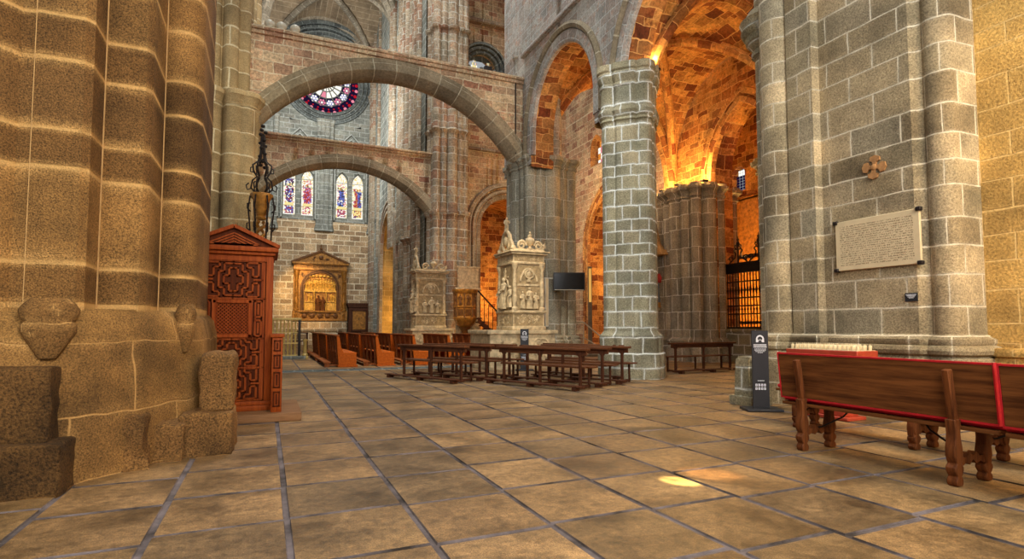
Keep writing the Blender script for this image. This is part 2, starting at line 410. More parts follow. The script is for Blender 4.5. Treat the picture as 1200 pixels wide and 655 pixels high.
def lobed(core, shafts, n=144):
    """star-shaped plan: core = list of (angle, distance) half planes or a radius; shafts = (x, y, r)"""
    out = []
    for k in range(n):
        a = 2*PI*k/n; dx, dy = math.cos(a), math.sin(a)
        if isinstance(core, (int, float)): r = core
        else:
            r = 9
            for f, d in core:
                c = math.cos(a-f)
                if c > 1e-3: r = min(r, d/c)
        for x, y, q in shafts:
            b = x*dx+y*dy; disc = b*b-(x*x+y*y-q*q)
            if disc > 0: r = max(r, b+math.sqrt(disc))
        out.append((r*dx, r*dy))
    return out
def grow(plan, off): return [(p[0]*(1+off/math.hypot(*p)), p[1]*(1+off/math.hypot(*p))) for p in plan]
def square(h): return [(0, h), (PI/2, h), (PI, h), (-PI/2, h)]
def octo(h): return [(PI/4*i, h) for i in range(8)]
def cap(z, h=.45, out=.2):
    """profile of a moulded capital: (z, offset) pairs"""
    return [(z-h, 0), (z-h+.03, .05), (z-h+.08, .06), (z-h+.11, .0), (z-.25, out*.45), (z-.16, out*.9), (z-.15, out*1.1), (z-.03, out*1.15), (z, out*.9), (z+.01, 0)]
def ringm(z, h=.16, out=.1): return [(z-h, 0), (z-h*.9, out*.8), (z-h*.5, out), (z-h*.1, out*.8), (z, 0)]
def base(z, out=.18): return [(0, out), (z-.3, out), (z-.29, out*1.15), (z-.2, out*1.2), (z-.14, out*.7), (z-.08, out*.8), (z-.03, out*.6), (z, 0)]
def pier(mb, plan, prof, c=(0, 0), mi=0):
    mb.rings([([(c[0]+p[0], c[1]+p[1]) for p in (grow(plan, o) if o else plan)], z) for z, o in prof], mi=mi)
def chain_off(pts, d, closed=False):
    n = len(pts); out = []
    for i in range(n):
        a = pts[i-1] if (i or closed) else None; b = pts[(i+1) % n] if (i < n-1 or closed) else None; p = pts[i]
        ns = []
        for q, r in ((a, p), (p, b)):
            if q is None or r is None: continue
            tx, ty = r[0]-q[0], r[1]-q[1]; l = math.hypot(tx, ty)
            if l > 1e-6: ns.append((ty/l, -tx/l))
        nx = sum(v[0] for v in ns)/len(ns); ny = sum(v[1] for v in ns)/len(ns); q = max(.35, nx*nx+ny*ny)
        out.append((p[0]+nx/q*d, p[1]+ny/q*d))
    return out
def arcpts(cx, cy, r, a0, a1, n=12): return [(cx+r*math.cos(a0+(a1-a0)*i/n), cy+r*math.sin(a0+(a1-a0)*i/n)) for i in range(n+1)]
# ================================================================ FLOOR
def slab_mat():
    m, nt, b = nodes('worn_stone_flags'); N = NT(nt)
    g = N.n('ShaderNodeNewGeometry'); rnd = g.outputs['Random Per Island']; pos = g.outputs['Position']
    col = N.ramp(rnd, pal_stops([(108,82,50),(130,100,62),(118,92,57),(144,112,71),(102,80,51),(124,97,61)]))
    sh = N.n('ShaderNodeCombineXYZ'); N.l(N.math('MULTIPLY', rnd, 37.), sh.inputs[2])
    p2 = N.vadd(pos, sh.outputs[0])
    st = N.noise(p2, 1.7, 5, .62)
    col = N.mix(1., col, N.mr(st, .32, .66, .48, 1.5), 'MULTIPLY')
    fine = N.noise(pos, 110, 4, .8); mid = N.noise(pos, 14, 4, .7)
    col = N.mix(1., col, N.mr(fine, .32, .68, .35, 1.65), 'MULTIPLY')
    col = N.mix(1., col, N.mr(mid, .35, .65, .66, 1.32), 'MULTIPLY')
    spot = N.mr(N.noise(p2, 1.15, 2, .4), .64, .72, 1., .5)
    col = N.mix(1., col, spot, 'MULTIPLY')
    N.l(col, b.inputs['Base Color'])
    N.l(N.mr(st, .3, .7, .38, .62), b.inputs['Roughness']); b.inputs['Specular IOR Level'].default_value = .4
    bp = N.n('ShaderNodeBump'); bp.inputs['Strength'].default_value = .35; bp.inputs['Distance'].default_value = .012
    N.l(N.math('ADD', N.math('MULTIPLY', fine, .5), mid), bp.inputs['Height']); N.l(bp.outputs[0], b.inputs['Normal'])
    return m
M['slab'] = slab_mat()
M['joint'] = plain('dark_floor_joints', (44, 35, 27), .9, c2=(118, 106, 104), scale=2.2)
def make_floor():
    mb = MB(); rr = random.Random(3)
    mb.add([(-9, -1, -.012), (24, -1, -.012), (24, 46, -.012), (-9, 46, -.012)], [(0,1,2,3)], mi=1)
    xs = [.153+.795*k for k in range(-11, 30)]
    for i, (xa, xb) in enumerate(zip(xs, xs[1:])):
        off = {11: 0, 12: 0, 13: 0, 14: .0}.get(i, 0)
        y = 4.1-.825*6+rr.uniform(-.03, .03)
        if xa > 5.2 or xa < -.8: y += rr.uniform(-.12, .12)
        while y < 45.5:
            h = .825+(rr.uniform(-.03, .03) if y < 8 else rr.uniform(-.16, .22))
            if rr.random() < .07 and y > 6: h *= 1.5
            g = .016+rr.uniform(0, .007)
            x0, x1, y0, y1 = xa+g+rr.uniform(-.004,.004), xb-g+rr.uniform(-.004,.004), y+g*.95, y+h-g*.95
            c = .005; t = rr.uniform(-.002, .002)
            o = [(x0,y0),(x1,y0),(x1,y1),(x0,y1)]; n = [(x0+c,y0+c),(x1-c,y0+c),(x1-c,y1-c),(x0+c,y1-c)]
            vs = [(a, b2, -.011) for a, b2 in o]+[(a, b2, t) for a, b2 in n]
            mb.quadn(vs[4:], (0, 0, 1)); mb.add(vs, [(k, (k+1) % 4, 4+(k+1) % 4, 4+k) for k in range(4)], mi=1)
            y += h
    struct(mb, 'floor', ['slab', 'joint'], 'worn sandy stone flag floor with dark joints', 'floor')
make_floor()
mb = MB(); mb.box(-.5, 8.2, 17.15, 17.5, -.05, .035, ch=.012)
struct(mb, 'trim_1', 'fardark', 'low dark stone strip in the floor before the pews', 'floor strip')

# ================================================================ LEFT GREAT PIER
def left_pier():
    S = 1.05
    pts = [(-4.2, 6.0)]+arcpts(-2.16, 6.08, .40, rad(180), rad(330), 14)
    pts += [(-1.72, 5.86)]+[(-1.63+.08*math.sin(a), 5.82) for a in ()]
    pts += [(-1.69, 5.84), (-1.36, 5.84), (-1.307, 5.9), (-1.307, 6.27), (-.98, 6.27), (-.93, 6.34), (-.93, 7.0)]
    pts += [(-.90, 6.98), (-.80, 6.94), (-.70, 6.95), (-.62, 7.02), (-.574, 7.14), (-.574, 8.3), (-1.2, 9.2), (-4.2, 9.2)]
    pts = [(x-.15, y) for x, y in pts]
    mb = MB()
    lv = [0, 1.5, 1.84, 2.67, 3.0, 3.62, 4.0, 4.57, 5.0, 5.6, 6.1, 6.8, 7.4, 8]
    L = [0]
    for a, b in zip(pts, pts[1:]+pts[:1]): L.append(L[-1]+math.dist(a, b))
    for k, (za, zb) in enumerate(zip(lv, lv[1:])):
        n = len(pts); mb.add([(x, y, za) for x, y in pts]+[(x, y, zb) for x, y in pts], [(i, (i+1) % n, n+(i+1) % n, n+i) for i in range(n)],
            [[(L[i]*.5+.1, k*.52), (L[i+1]*.5+.1, k*.52), (L[i+1]*.5+.1, (k+1)*.52), (L[i]*.5+.1, (k+1)*.52)] for i in range(n)], 0, True)
    for x, y in ((-1.85, 5.86), (-1.462, 6.262), (-1.085, 6.985)):
        mb.box(x-.014, x+.014, y-.008, y+.05, 1.3, 8, mi=1)
    return struct(mb, 'pillar', ['brown', M['mortar']], 'huge golden brown granite pier of stepped shafts with pale mortar', 'pier')
M['mortar'] = plain('pale_mortar', (186,146,92), .9, var=.2, bump=.4)
left_pier()
def plinth_blocks():
    mb = MB()
    def rough(x0, x1, y0, y1, z0, z1, sub=5, amp=.022, sd=0, bev=.03, mi=1):
        bm = bmesh.new(); bmesh.ops.create_cube(bm, size=1)
        for v in bm.verts: v.co = Vector(((x0+x1)/2+v.co.x*(x1-x0), (y0+y1)/2+v.co.y*(y1-y0), (z0+z1)/2+v.co.z*(z1-z0)))
        bmesh.ops.bevel(bm, geom=list(bm.edges), offset=bev, segments=3, affect='EDGES', profile=.5)
        bmesh.ops.subdivide_edges(bm, edges=list(bm.edges), cuts=sub, use_grid_fill=True)
        from mathutils import noise
        for v in bm.verts: v.co += noise.noise_vector(v.co*9+Vector((sd, 0, 0)))*amp+noise.noise_vector(v.co*1.7+Vector((sd, 3, 0)))*amp
        mb.bm(bm, mi, True); bm.free()
    rough(-3.0, -1.44, 5.36, 6.1, -.05, .40, sd=1, mi=2)
    rough(-3.0, -1.56, 5.52, 6.2, .38, .98, sd=2, mi=2)
    rough(-.78, -.30, 6.42, 7.1, -.05, .43, sd=3)
    rough(-.64, -.30, 6.62, 7.3, .40, 1.03, sd=4, bev=.07)
    rough(-1.5, -1.0, 6.02, 6.6, -.05, .52, sd=5, amp=.05)
    rough(-1.06, -.74, 6.3, 6.9, -.05, .36, sd=6, amp=.05)
    low = [(-4.2, 5.72), (-1.75, 5.74), (-1.42, 5.79), (-1.05, 6.2), (-.70, 6.86), (-.64, 7.1), (-.62, 9.1), (-4.2, 9.1)]
    mb.rings([(chain_off(low, o, True), z) for z, o in ((-.05, .03), (.3, .03), (.75, .0), (1.2, -.01), (1.38, -.05), (1.46, -.12))], sm=False)
    # worn base mouldings left on the shafts
    for x0, x1, y, z, s in ((-1.86, -1.44, 5.75, 1.34, .16), (-.88, -.68, 6.70, 1.34, .13)):
        mb.M = Matrix.Translation(((x0+x1)/2, y, z))
        mb.lathe([(.10, -.30), (.27, -.12), (.30, -.08), (.30, -.02), (.26, .0), (.32, .05), (.33, .1), (.28, .15), (.2, .2)], 24, sx=(x1-x0)/.66, sy=.3, sm=True)
        mb.M = Matrix()
    return struct(mb, 'trim_2', ['plinth', 'blockstone', 'darkblock'], 'worn broken granite plinth blocks at the foot of the brown pier', 'plinth', sharp=60)
plinth_blocks()

# ================================================================ NAVE PIERS
def shafts4(d, r, e=0, er=.2, ed=.0):
    s = [(d*math.cos(PI/2*i), d*math.sin(PI/2*i), r) for i in range(4)]
    if e: s += [(ed*math.cos(PI/4+PI/2*i), ed*math.sin(PI/4+PI/2*i), er) for i in range(4)]
    return s
# centre column
plan = lobed([(rad(45+90*i), .67) for i in range(4)]+[(rad(90*i), .62) for i in range(4)], shafts4(.575, .235), 192)
mb = MB()
pier(mb, plan, [(0, .17), (.62, .17), (.65, .12), (1.08, .12), (1.14, .05), (1.2, .0)]+[(6.55, 0)]+
     [(6.60, .0), (6.63, .05), (6.70, .02), (6.78, .08), (6.86, .11), (6.94, .08), (6.97, .03), (7.5, .03), (7.55, .07), (7.62, .04), (7.72, .09), (7.84, .13), (7.9, .10), (7.94, .14), (8.1, .14), (8.12, .0)], (8.76, 12.09))
struct(mb, 'pillar', 'grey', 'grey green free standing column of four shafts with two ringed capitals', 'column')
# second pier of the row, with the carved altar before it
core = square(.8); sh = [(-.8, -.8, .22), (.8, -.8, .22), (-.8, .8, .22), (.8, .8, .22)]
for s in (-.44, .0, .44): sh += [(s, -.84, .2 if s else .34), (-.84, s, .2 if s else .34), (.84, s, .2 if s else .34), (s, .84, .2 if s else .34)]
planB = lobed(core, sh, 240)
mb = MB(); pier(mb, planB, base(1.0, .16)+[(7.0, 0)]+cap(7.4, .42, .14), (9.3, 18.45))
struct(mb, 'pillar', 'palepier', 'grey green clustered pier behind the taller carved altar', 'pier')
mb = MB(); pier(mb, lobed(square(.72), [(-.74, -.45, .17), (-.76, .0, .24), (-.74, .45, .17), (-.7, -.7, .18), (-.3, -.76, .2), (.25, -.76, .24)], 200),
     [(7.4, 0), (11.3, 0), (11.34, .1), (11.5, .12), (11.54, 0), (20.3, 0), (20.35, .1), (20.5, .1), (20.54, 0), (26, 0)], (9.3, 18.5))
struct(mb, 'pillar', 'pinkgrey', 'pale upper shafts rising above the taller carved altar', 'pier')
# third pier
planC = lobed(square(.72), [(-.76, -.45, .17), (-.78, .0, .25), (-.76, .45, .17), (-.72, -.74, .2), (-.36, -.78, .17), (.08, -.8, .27), (.5, -.78, .18), (.76, -.74, .2), (-.74, .74, .2)], 240)
mb = MB(); pier(mb, planC, base(1.0, .15)+[(6.9, 0)]+cap(7.2, .3, .12)+[(11.2, .0), (11.26, .08), (11.36, .14), (11.44, .02), (11.45, 0), (16.6, 0), (16.66, .1), (16.84, .14), (16.9, .02), (26, 0)], (8.42, 27.7))
struct(mb, 'pillar', 'shaft', 'mottled clustered pier beside the gilded pulpit', 'pier')
# far cluster
planD = lobed(.75, [(.72*math.cos(a), .72*math.sin(a), .24) for a in [PI/5*k for k in range(10)]], 200)
mb = MB(); pier(mb, planD, base(1.0, .14)+[(6.0, 0)]+cap(6.4, .4, .2)+[(26, 0)], (7.95, 31.2))
struct(mb, 'pillar', 'shaft', 'far clustered pier of thin shafts with leafy capital', 'pier')
# left row
planL = lobed(square(.95), [(1.0, -.75, .27), (1.0, -.15, .3), (.62, -1., .28), (0, -1, .32), (-.6, -1, .28), (.98, .5, .3), (.95, -.98, .24)], 240)
mb = MB(); pier(mb, planL, base(1., .15)+[(7.5, 0)]+cap(7.95, .45, .16), (-1.62, 18.35))
struct(mb, 'pillar', 'browncol', 'tan clustered pier behind the confessional', 'pier')
mb = MB(); pier(mb, lobed(square(.82), [(.86, -.7, .14), (.86, -.3, .2), (.5, -.86, .2), (.1, -.86, .13), (-.2, -.86, .2), (-.6, -.86, .16)], 200), [(7.95, 0), (26, 0)], (-1.62, 18.35))
struct(mb, 'pillar', 'browncol', 'thin tan shafts above the pier behind the confessional', 'pier')
mb = MB(); pier(mb, lobed(square(.95), shafts4(1., .35, 1, .26, 1.3)), base(1.)+[(7, 0)]+cap(7.3)+[(26, 0)], (-1.9, 27.7))
struct(mb, 'pillar', 'browncol', 'far left pier carrying the lower strainer arch', 'pier')
# right aisle wall pier and its hidden neighbour
planQ = lobed(square(1.0), [(-1.1, -.98, .2), (-1.15, -.52, .22), (-1.2, -.02, .28), (-1.15, .48, .22), (-1.1, .98, .24), (-.55, -1.1, .26), (-.05, -1.1, .2)], 300)
qp = [(0, .2), (.5, .2), (.54, .12), (.72, .12), (.74, .17), (.8, .17), (.86, .05), (.9, 0), (6.2, 0), (6.23, .06), (6.3, .06), (6.33, .0), (6.4, .03), (6.5, .14), (6.52, .2), (6.62, .22), (6.64, .15), (6.74, .12), (6.75, 0)]
mb = MB(); pier(mb, planQ, qp, (15.85, 17.2)); struct(mb, 'pillar', 'quay', 'clustered wall pier with painted statue on its side', 'pier')
mb = MB(); pier(mb, planQ, qp, (15.75, 11.9)); struct(mb, 'pillar', 'grey', 'aisle wall pier beyond the iron gate', 'pier')

# ================================================================ RIGHT FOREGROUND PIER AND YELLOW WALL
def right_pier():
    pts = [(10.2, 7.8)]
    pts += [(8.95, 7.8)]+arcpts(8.76, 7.55, .25, rad(80), rad(205), 12)+arcpts(8.36, 7.02, .30, rad(105), rad(262), 16)
    pts += [(8.2, 6.72), (8.18, 6.22), (8.33, 6.2), (8.33, 4.80), (8.40, 4.75)]
    pts += arcpts(8.60, 4.55, .21, rad(140), rad(250), 12)
    pts += [(9.0, 4.32), (10.2, 4.32)]
    zz = [(0, .14), (.86, .14), (.9, .10), (.93, .16), (.98, .175), (1.03, .15), (1.05, .09), (1.08, .11), (1.13, .11), (1.16, .05), (1.2, 0), (8.4, 0)]
    mb = MB(); mb.rings([(chain_off(pts, o, True) if o else pts, z) for z, o in zz])
    struct(mb, 'pillar', 'greywall', 'right hand granite pier with flat face carrying the inscribed plaque', 'pier')
    # capital of the far shaft
    mb = MB()
    cp = [(9.1, 7.82)]+arcpts(8.76, 7.55, .26, rad(80), rad(225), 14)+[(8.75, 7.3), (9.1, 7.3)]
    mb.rings([(chain_off(cp, o, True), z) for z, o in [(6.5, .0), (6.53, .05), (6.6, .05), (6.64, .02), (6.72, .08), (6.78, .12), (6.80, .15), (6.9, .16), (6.93, .2), (7.02, .24), (7.06, .2), (7.2, .26), (7.24, .2), (7.4, .1)]])
    struct(mb, 'trim_3', 'grey', 'moulded capital on the far shaft of the right hand pier', 'capital')
right_pier()
mb = MB(); wall_panel(mb, PX, -4, 4.4, 0, 9, 9.0, 9.6, [])
mb.box(8.86, 9.02, -4, 4.2, 0, .9, ch=.03); mb.box(8.8, 9.02, -4, 4.2, .9, 1.02, ch=.05)
struct(mb, 'wall_right', 'yellow', 'lamp lit yellow stone wall', 'wall')

# ================================================================ ARCADE WALL OF THE RIGHT ROW
aN = arc_path(9.52, 2.28, 7.75, 2.5); aF = arc_path(15.15, 2.05, 8.0, 2.3)
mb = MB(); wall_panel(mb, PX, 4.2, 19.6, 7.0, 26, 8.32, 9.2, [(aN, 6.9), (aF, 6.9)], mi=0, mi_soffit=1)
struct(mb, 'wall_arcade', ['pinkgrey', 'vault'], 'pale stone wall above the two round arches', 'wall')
for i, a in enumerate((aN, aF)):
    mb = MB(); j = jambed(a, 7.4 if i == 0 else 7.3)
    mb.sweep(j, [(-.10, 8.45), (-.10, 8.34), (-.02, 8.29), (.26, 8.29), (.30, 8.35), (.30, 8.45)], PX, mi=1)
    mb.sweep(j, [(.30, 8.40), (.30, 8.25), (.40, 8.20), (.50, 8.25), (.50, 8.40)], PX)
    struct(mb, 'trim_4', ['arch', 'pinkgrey'], ('nearer', 'farther')[i]+' round arch ring in the pale wall', 'arch ring')
mb = MB(); mb.box(8.16, 8.4, 4.5, 17.8, 11.0, 11.14, ch=.03)
struct(mb, 'trim_5', 'pinkgrey', 'thin string course along the pale wall above the round arches', 'string course')

# ================================================================ STRAINER ARCHES
def strainer(name, y, x0, x1, zs, rise, top, thick, label):
    p = arc_path((x0+x1)/2, (x1-x0)/2-.02, zs, rise, 'seg', 40)
    mb = MB(); wall_panel(mb, PY, x0, x1, zs-.0, top, y-thick/2, y+thick/2, [(p, zs-.02)])
    struct(mb, 'wall_strainer', 'blood', label, 'strainer wall')
    mb = MB()
    mb.sweep(p, [(.05, -thick/2-.12+y), (-.18, -thick/2-.10+y), (-.32, -thick*.3+y), (-.36, y), (-.32, thick*.3+y), (-.18, thick/2+.1+y), (.05, thick/2+.12+y)], PY)
    mb.sweep(p, [(.05, y-thick/2-.06), (.22, y-thick/2-.06), (.22, y+thick/2+.06), (.05, y+thick/2+.06)], PY)
    struct(mb, 'trim_6', 'arch', 'rounded voussoir ring under the '+name, 'arch ring')
    mb = MB(); mb.box(x0, x1, y-thick/2-.1, y+thick/2+.1, top, top+.12, ch=.03); mb.box(x0, x1, y-thick/2-.16, y+thick/2+.16, top+.12, top+.24, ch=.03)
    struct(mb, 'trim_7', 'blood', 'sloping coping along the top of the '+name, 'coping')
strainer('nearer strainer arch', 18.3, -.75, 8.35, 7.45, 2.4, 10.08, .8, 'nearer red veined strainer wall spanning the nave')
strainer('farther strainer arch', 27.7, -.95, 7.75, 7.2, 2.15, 9.95, .8, 'farther red veined strainer wall below the first')

# ================================================================ FAR END WALL: rose, lancets
LX = (1.32, 2.6, 5.14, 6.36)
mb = MB()
ops = [(arc_path(x, .47, 12.55, .85, 'pointed', 20), 9.75) for x in LX]
rosep = [(3.85+2.5*math.cos(PI-PI*i/40), 20.4+2.5*math.sin(PI-PI*i/40)) for i in range(41)]
# the rose opening: upper half as an arch, lower half handled by a polygon band
circ = [(3.85+2.5*math.cos(2*PI*i/64), 20.4+2.5*math.sin(2*PI*i/64)) for i in range(64)]
wall_panel(mb, PY, -1.2, 8.2, 8.4, 17.0, 44.5, 45.6, ops)
wall_panel(mb, PY, -1.2, 1.2, 17.0, 30, 44.5, 45.6, []); wall_panel(mb, PY, 6.5, 8.2, 17.0, 30, 44.5, 45.6, [])
def ringfill(mb, cx, cz, r, x0, x1, z0, z1, y0, y1, n=64):
    inn = [(cx+r*math.cos(2*PI*i/n), cz+r*math.sin(2*PI*i/n)) for i in range(n)]; outp = []
    for i in range(n):
        a = 2*PI*i/n; c, s = math.cos(a), math.sin(a); t = 1e9
        if c > 1e-6: t = min(t, (x1-cx)/c)
        if c < -1e-6: t = min(t, (x0-cx)/c)
        if s > 1e-6: t = min(t, (z1-cz)/s)
        if s < -1e-6: t = min(t, (z0-cz)/s)
        outp.append((cx+c*t, cz+s*t))
    for i in range(n):
        j = (i+1) % n; q = [inn[i], inn[j], outp[j], outp[i]]
        for y, sg in ((y0, -1), (y1, 1)): mb.quadn([(p[0], y, p[1]) for p in q], (0, sg, 0), q)
        mb.quadn([(inn[i][0], y0, inn[i][1]), (inn[j][0], y0, inn[j][1]), (inn[j][0], y1, inn[j][1]), (inn[i][0], y1, inn[i][1])], (cx-inn[i][0], 0, cz-inn[i][1]))
ringfill(mb, 3.85, 20.4, 2.5, 1.2, 6.5, 17.0, 30, 44.5, 45.6)
struct(mb, 'wall_back', 'far', 'blue grey end wall with rose window and four lancets', 'wall')
mb = MB(); wall_panel(mb, PY, -1.2, 8.2, 0, 8.4, 44.4, 45.6, [])
mb.quadn([(-1.2, 44.38, 8.3), (8.2, 44.38, 8.3), (8.2, 44.5, 9.4), (-1.2, 44.5, 9.4)], (0, -1, .1))
struct(mb, 'wall_back', 'beige', 'lower beige block wall behind the gilded retable', 'wall')
mb = MB()
for r in (2.62, 2.95, 3.28): 
    c = [(3.85+r*math.cos(-2*PI*i/64), 20.4+r*math.sin(-2*PI*i/64)) for i in range(64)]
    mb.sweep(c, [(-.14, 44.55), (-.1, 44.3), (.1, 44.3), (.14, 44.55)], PY, closed=True)
up = arc_path(3.85, 4.1, 19.8, 4.4, 'round', 40)
for r in (0, .35, .7): mb.sweep(up, [(-.14+r, 44.55), (-.1+r, 44.2-r*.3), (.1+r, 44.2-r*.3), (.14+r, 44.55)], PY)
struct(mb, 'trim_8', 'fardark', 'ringed grey moulding round the rose window', 'moulding')
mb = MB()
for xc in (1.96, 5.75):
    for r, h in ((1.45, 3.2), (1.2, 2.8)):
        p = jambed(arc_path(xc, r, 13.2, h, 'pointed', 28), 9.5)
        mb.sweep(p, [(-.09, 44.55), (-.06, 44.3), (.06, 44.3), (.09, 44.55)], PY)
for x, r in ((3.35, .16), (3.65, .22), (3.98, .22), (4.3, .16), (.3, .2), (7.3, .2)):
    mb.lathe([(r*1.5, 8.6), (r*1.5, 8.8), (r, 9.1), (r, 17.), (r*1.6, 17.3)], 12, (x, 44.4, 0))
struct(mb, 'trim_9', 'far', 'pointed blind arches and thin shafts around the lancets', 'moulding')

def lancet(i, xc, fig):
    rr = random.Random(20+i)
    t = thing('window', ['tall stained glass lancet, first from the left, in the far wall', 'tall stained glass lancet with a red robed figure, second from the left', 'tall stained glass lancet with a dark blue figure, third from the left', 'tall stained glass lancet with red and blue figures, fourth from the left'][i], 'stained glass window', (xc, 44.9, 9.75))
    t.name = 'window_%d' % (i+1); t['kind'] = 'structure'
    path = arc_path(0, .47, 2.8, .85, 'pointed', 20)
    def half(z):
        if z <= 2.8: return .47
        for a, b in zip(path, path[1:]):
            if a[0] < 0 and a[1] <= z <= b[1]: return -(a[0]+(b[0]-a[0])*(z-a[1])/max(1e-6, b[1]-a[1]))
        return .0
    keys = ['white', 'yellow', 'red', 'blue', 'purple', 'dark', 'orange', 'pink', 'green']; K = {k: n for n, k in enumerate(keys)}
    g = MB(); nz, nx = 44, 12; zt = 3.64
    zs = [zt*j/nz for j in range(nz+1)]
    for j in range(nz):
        z0, z1 = zs[j]+.006, zs[j+1]-.006; h0, h1 = half(z0), half(z1)
        for k in range(nx):
            a, b = -1+2*k/nx, -1+2*(k+1)/nx
            xm = (a+b)/2; z = (z0+z1)/2/zt
            c = 'white' if rr.random() < .75 else 'yellow'
            if abs(xm) < .7:
                if z < .05: c = 'white'
                elif z < .2: c = rr.choice(fig['base']) if abs(xm) < .6 else 'white'
                elif z < .27: c = 'yellow'
                elif z < .62:
                    wd = .55+.12*math.sin(z*17+i)
                    c = rr.choice(fig['robe'] if xm+.12*math.sin(z*11) < fig.get('split', 2) else fig['robe2']) if abs(xm-.05) < wd else rr.choice(('white', 'yellow', 'pink', 'white'))
                elif z < .68: c = rr.choice(('orange', 'yellow', 'dark')) if abs(xm) < .25 else rr.choice(('white', 'yellow', fig['robe'][0]))
                elif z < .78: c = rr.choice(fig['top'])
            g.add([(a*h0, 0, z0), (b*h0, 0, z0), (b*h1, 0, z1), (a*h1, 0, z1)], [(0,1,2,3)], mi=K[c])
    g.build('glass', [GL[k] for k in keys], t)
    f = MB(); f.sweep(jambed(path, 0), [(-.05, -.04), (-.05, .04), (.04, .04), (.04, -.04)], PY); f.box(-.5, .5, -.05, .05, -.06, .04)
    for z in (.75, 1.5, 2.25, 2.85): f.box(-half(z), half(z), -.03, .0, z-.012, z+.012)
    f.build('frame', 'leadframe', t)
lancet(0, LX[0], dict(base=['purple', 'blue', 'red', 'white'], robe=['dark', 'purple', 'blue', 'red', 'white'], robe2=['red'], top=['blue', 'dark', 'white', 'purple']))
lancet(1, LX[1], dict(base=['pink', 'white', 'red', 'yellow'], robe=['red', 'red', 'red', 'pink', 'blue'], robe2=['blue'], top=['orange', 'yellow', 'white', 'pink']))
lancet(2, LX[2], dict(base=['red', 'pink', 'purple', 'white'], robe=['dark', 'blue', 'blue', 'white', 'dark'], robe2=['pink', 'white', 'red'], split=.35, top=['yellow', 'white', 'white', 'pink']))
lancet(3, LX[3], dict(base=['orange', 'yellow', 'purple', 'yellow'], robe=['red', 'red', 'orange'], robe2=['blue', 'dark', 'blue', 'purple'], split=-.05, top=['white', 'yellow', 'white']))
def rose():
    t = thing('window_5', 'round rose window of pink, white and blue glass', 'rose window', (3.85, 44.95, 20.4)); t['kind'] = 'structure'
    keys = ['white', 'pink', 'red', 'purple', 'blue', 'dark']; K = {k: n for n, k in enumerate(keys)}; g = MB(); rr = random.Random(5)
    def sector(r0, r1, a0, a1, c, n=4):
        vs = []; 
        for k in range(n+1):
            a = a0+(a1-a0)*k/n; vs += [(r0*math.cos(a), 0, r0*math.sin(a)), (r1*math.cos(a), 0, r1*math.sin(a))]
        g.add(vs, [(2*k, 2*k+1, 2*k+3, 2*k+2) for k in range(n)], mi=K[c])
    def disc(cx, cz, r, c, y=-.02, n=14):
        g.add([(cx+r*math.cos(2*PI*k/n), y, cz+r*math.sin(2*PI*k/n)) for k in range(n)], [tuple(range(n))], mi=K[c])
    N_ = 16
    for k in range(N_):
        a0, a1 = 2*PI*k/N_, 2*PI*(k+1)/N_; am = (a0+a1)/2; d = .025
        sector(.3, .62, a0+d, a1-d, 'white'); sector(.66, 1.15, a0+d, a1-d, rr.choice(('white', 'white', 'pink')))
        sector(1.2, 1.75, a0+d, a1-d, 'dark'); sector(1.8, 2.18, a0+d*.5, a1-d*.5, 'dark')
        cx, cz = 1.58*math.cos(am), 1.58*math.sin(am); c = ('blue', 'purple')[k % 2]
        disc(cx, cz, .27, c)
        for q in range(6): disc(cx+.2*math.cos(q*PI/3), cz+.2*math.sin(q*PI/3), .085, 'white' if c == 'blue' else 'pink', -.03, 8)
        disc(cx, cz, .09, 'white', -.03, 8)
        for q in range(2):
            b = a0+(a1-a0)*(q+.5)/2
            disc(2.3*math.cos(b), 2.3*math.sin(b), .13, 'pink' if q else 'red', -.02, 10); disc(2.05*math.cos(b), 2.05*math.sin(b), .07, 'red', -.03, 8)
    disc(0, 0, .27, 'red'); disc(0, 0, 2.48, 'dark', .03, 48)
    g.build('glass', [GL[k] for k in keys], t)
    f = MB()
    for k in range(N_):
        a = 2*PI*k/N_; f.bar((.3*math.cos(a), -.05, .3*math.sin(a)), (1.8*math.cos(a), -.05, 1.8*math.sin(a)), .05, .08)
    for r in (.3, .64, 1.18, 1.78, 2.47):
        f.sweep([(r*math.cos(-2*PI*i/48), r*math.sin(-2*PI*i/48)) for i in range(48)], [(-.03, -.08), (-.03, .03), (.03, .03), (.03, -.08)], PY, closed=True)
    f.build('frame', 'leadframe', t)
rose()

# right wall of the far bays, with the tall yellow lit arch; left wall
mb = MB()
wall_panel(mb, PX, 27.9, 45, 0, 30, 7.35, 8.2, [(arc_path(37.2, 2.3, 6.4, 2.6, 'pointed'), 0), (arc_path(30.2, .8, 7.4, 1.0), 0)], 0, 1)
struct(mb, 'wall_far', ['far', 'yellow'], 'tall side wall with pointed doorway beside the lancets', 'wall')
mb = MB()
for d in (0, .3, .6): mb.sweep(jambed(arc_path(37.2, 2.3+d, 6.4, 2.6+d*1.2, 'pointed'), 0), [(-.1, 7.4), (-.08, 7.2-.04*d), (.1, 7.2-.04*d), (.14, 7.4)], PX)
for y, r in ((44.0, .22), (43.5, .2), (42.9, .16), (40.9, .15), (36., .26), (35.5, .2), (36.5, .2), (33.6, .16), (33.1, .2), (32.5, .22), (30.0, .2), (29.5, .24), (29.0, .2), (34., .14)):
    z1 = 19 if y not in (40.9, 33.6) else 17
    mb.lathe([(r, 6.4 if 33.2 < y < 41.5 else .3), (r, z1), (r*1.7, z1+.4), (r*1.8, z1+.55), (r, z1+.6), (r, 29)], 12, (7.3, y, 0))
struct(mb, 'trim_10', 'shaft', 'vertical wall shafts and doorway moulding of the far bays', 'shafts')
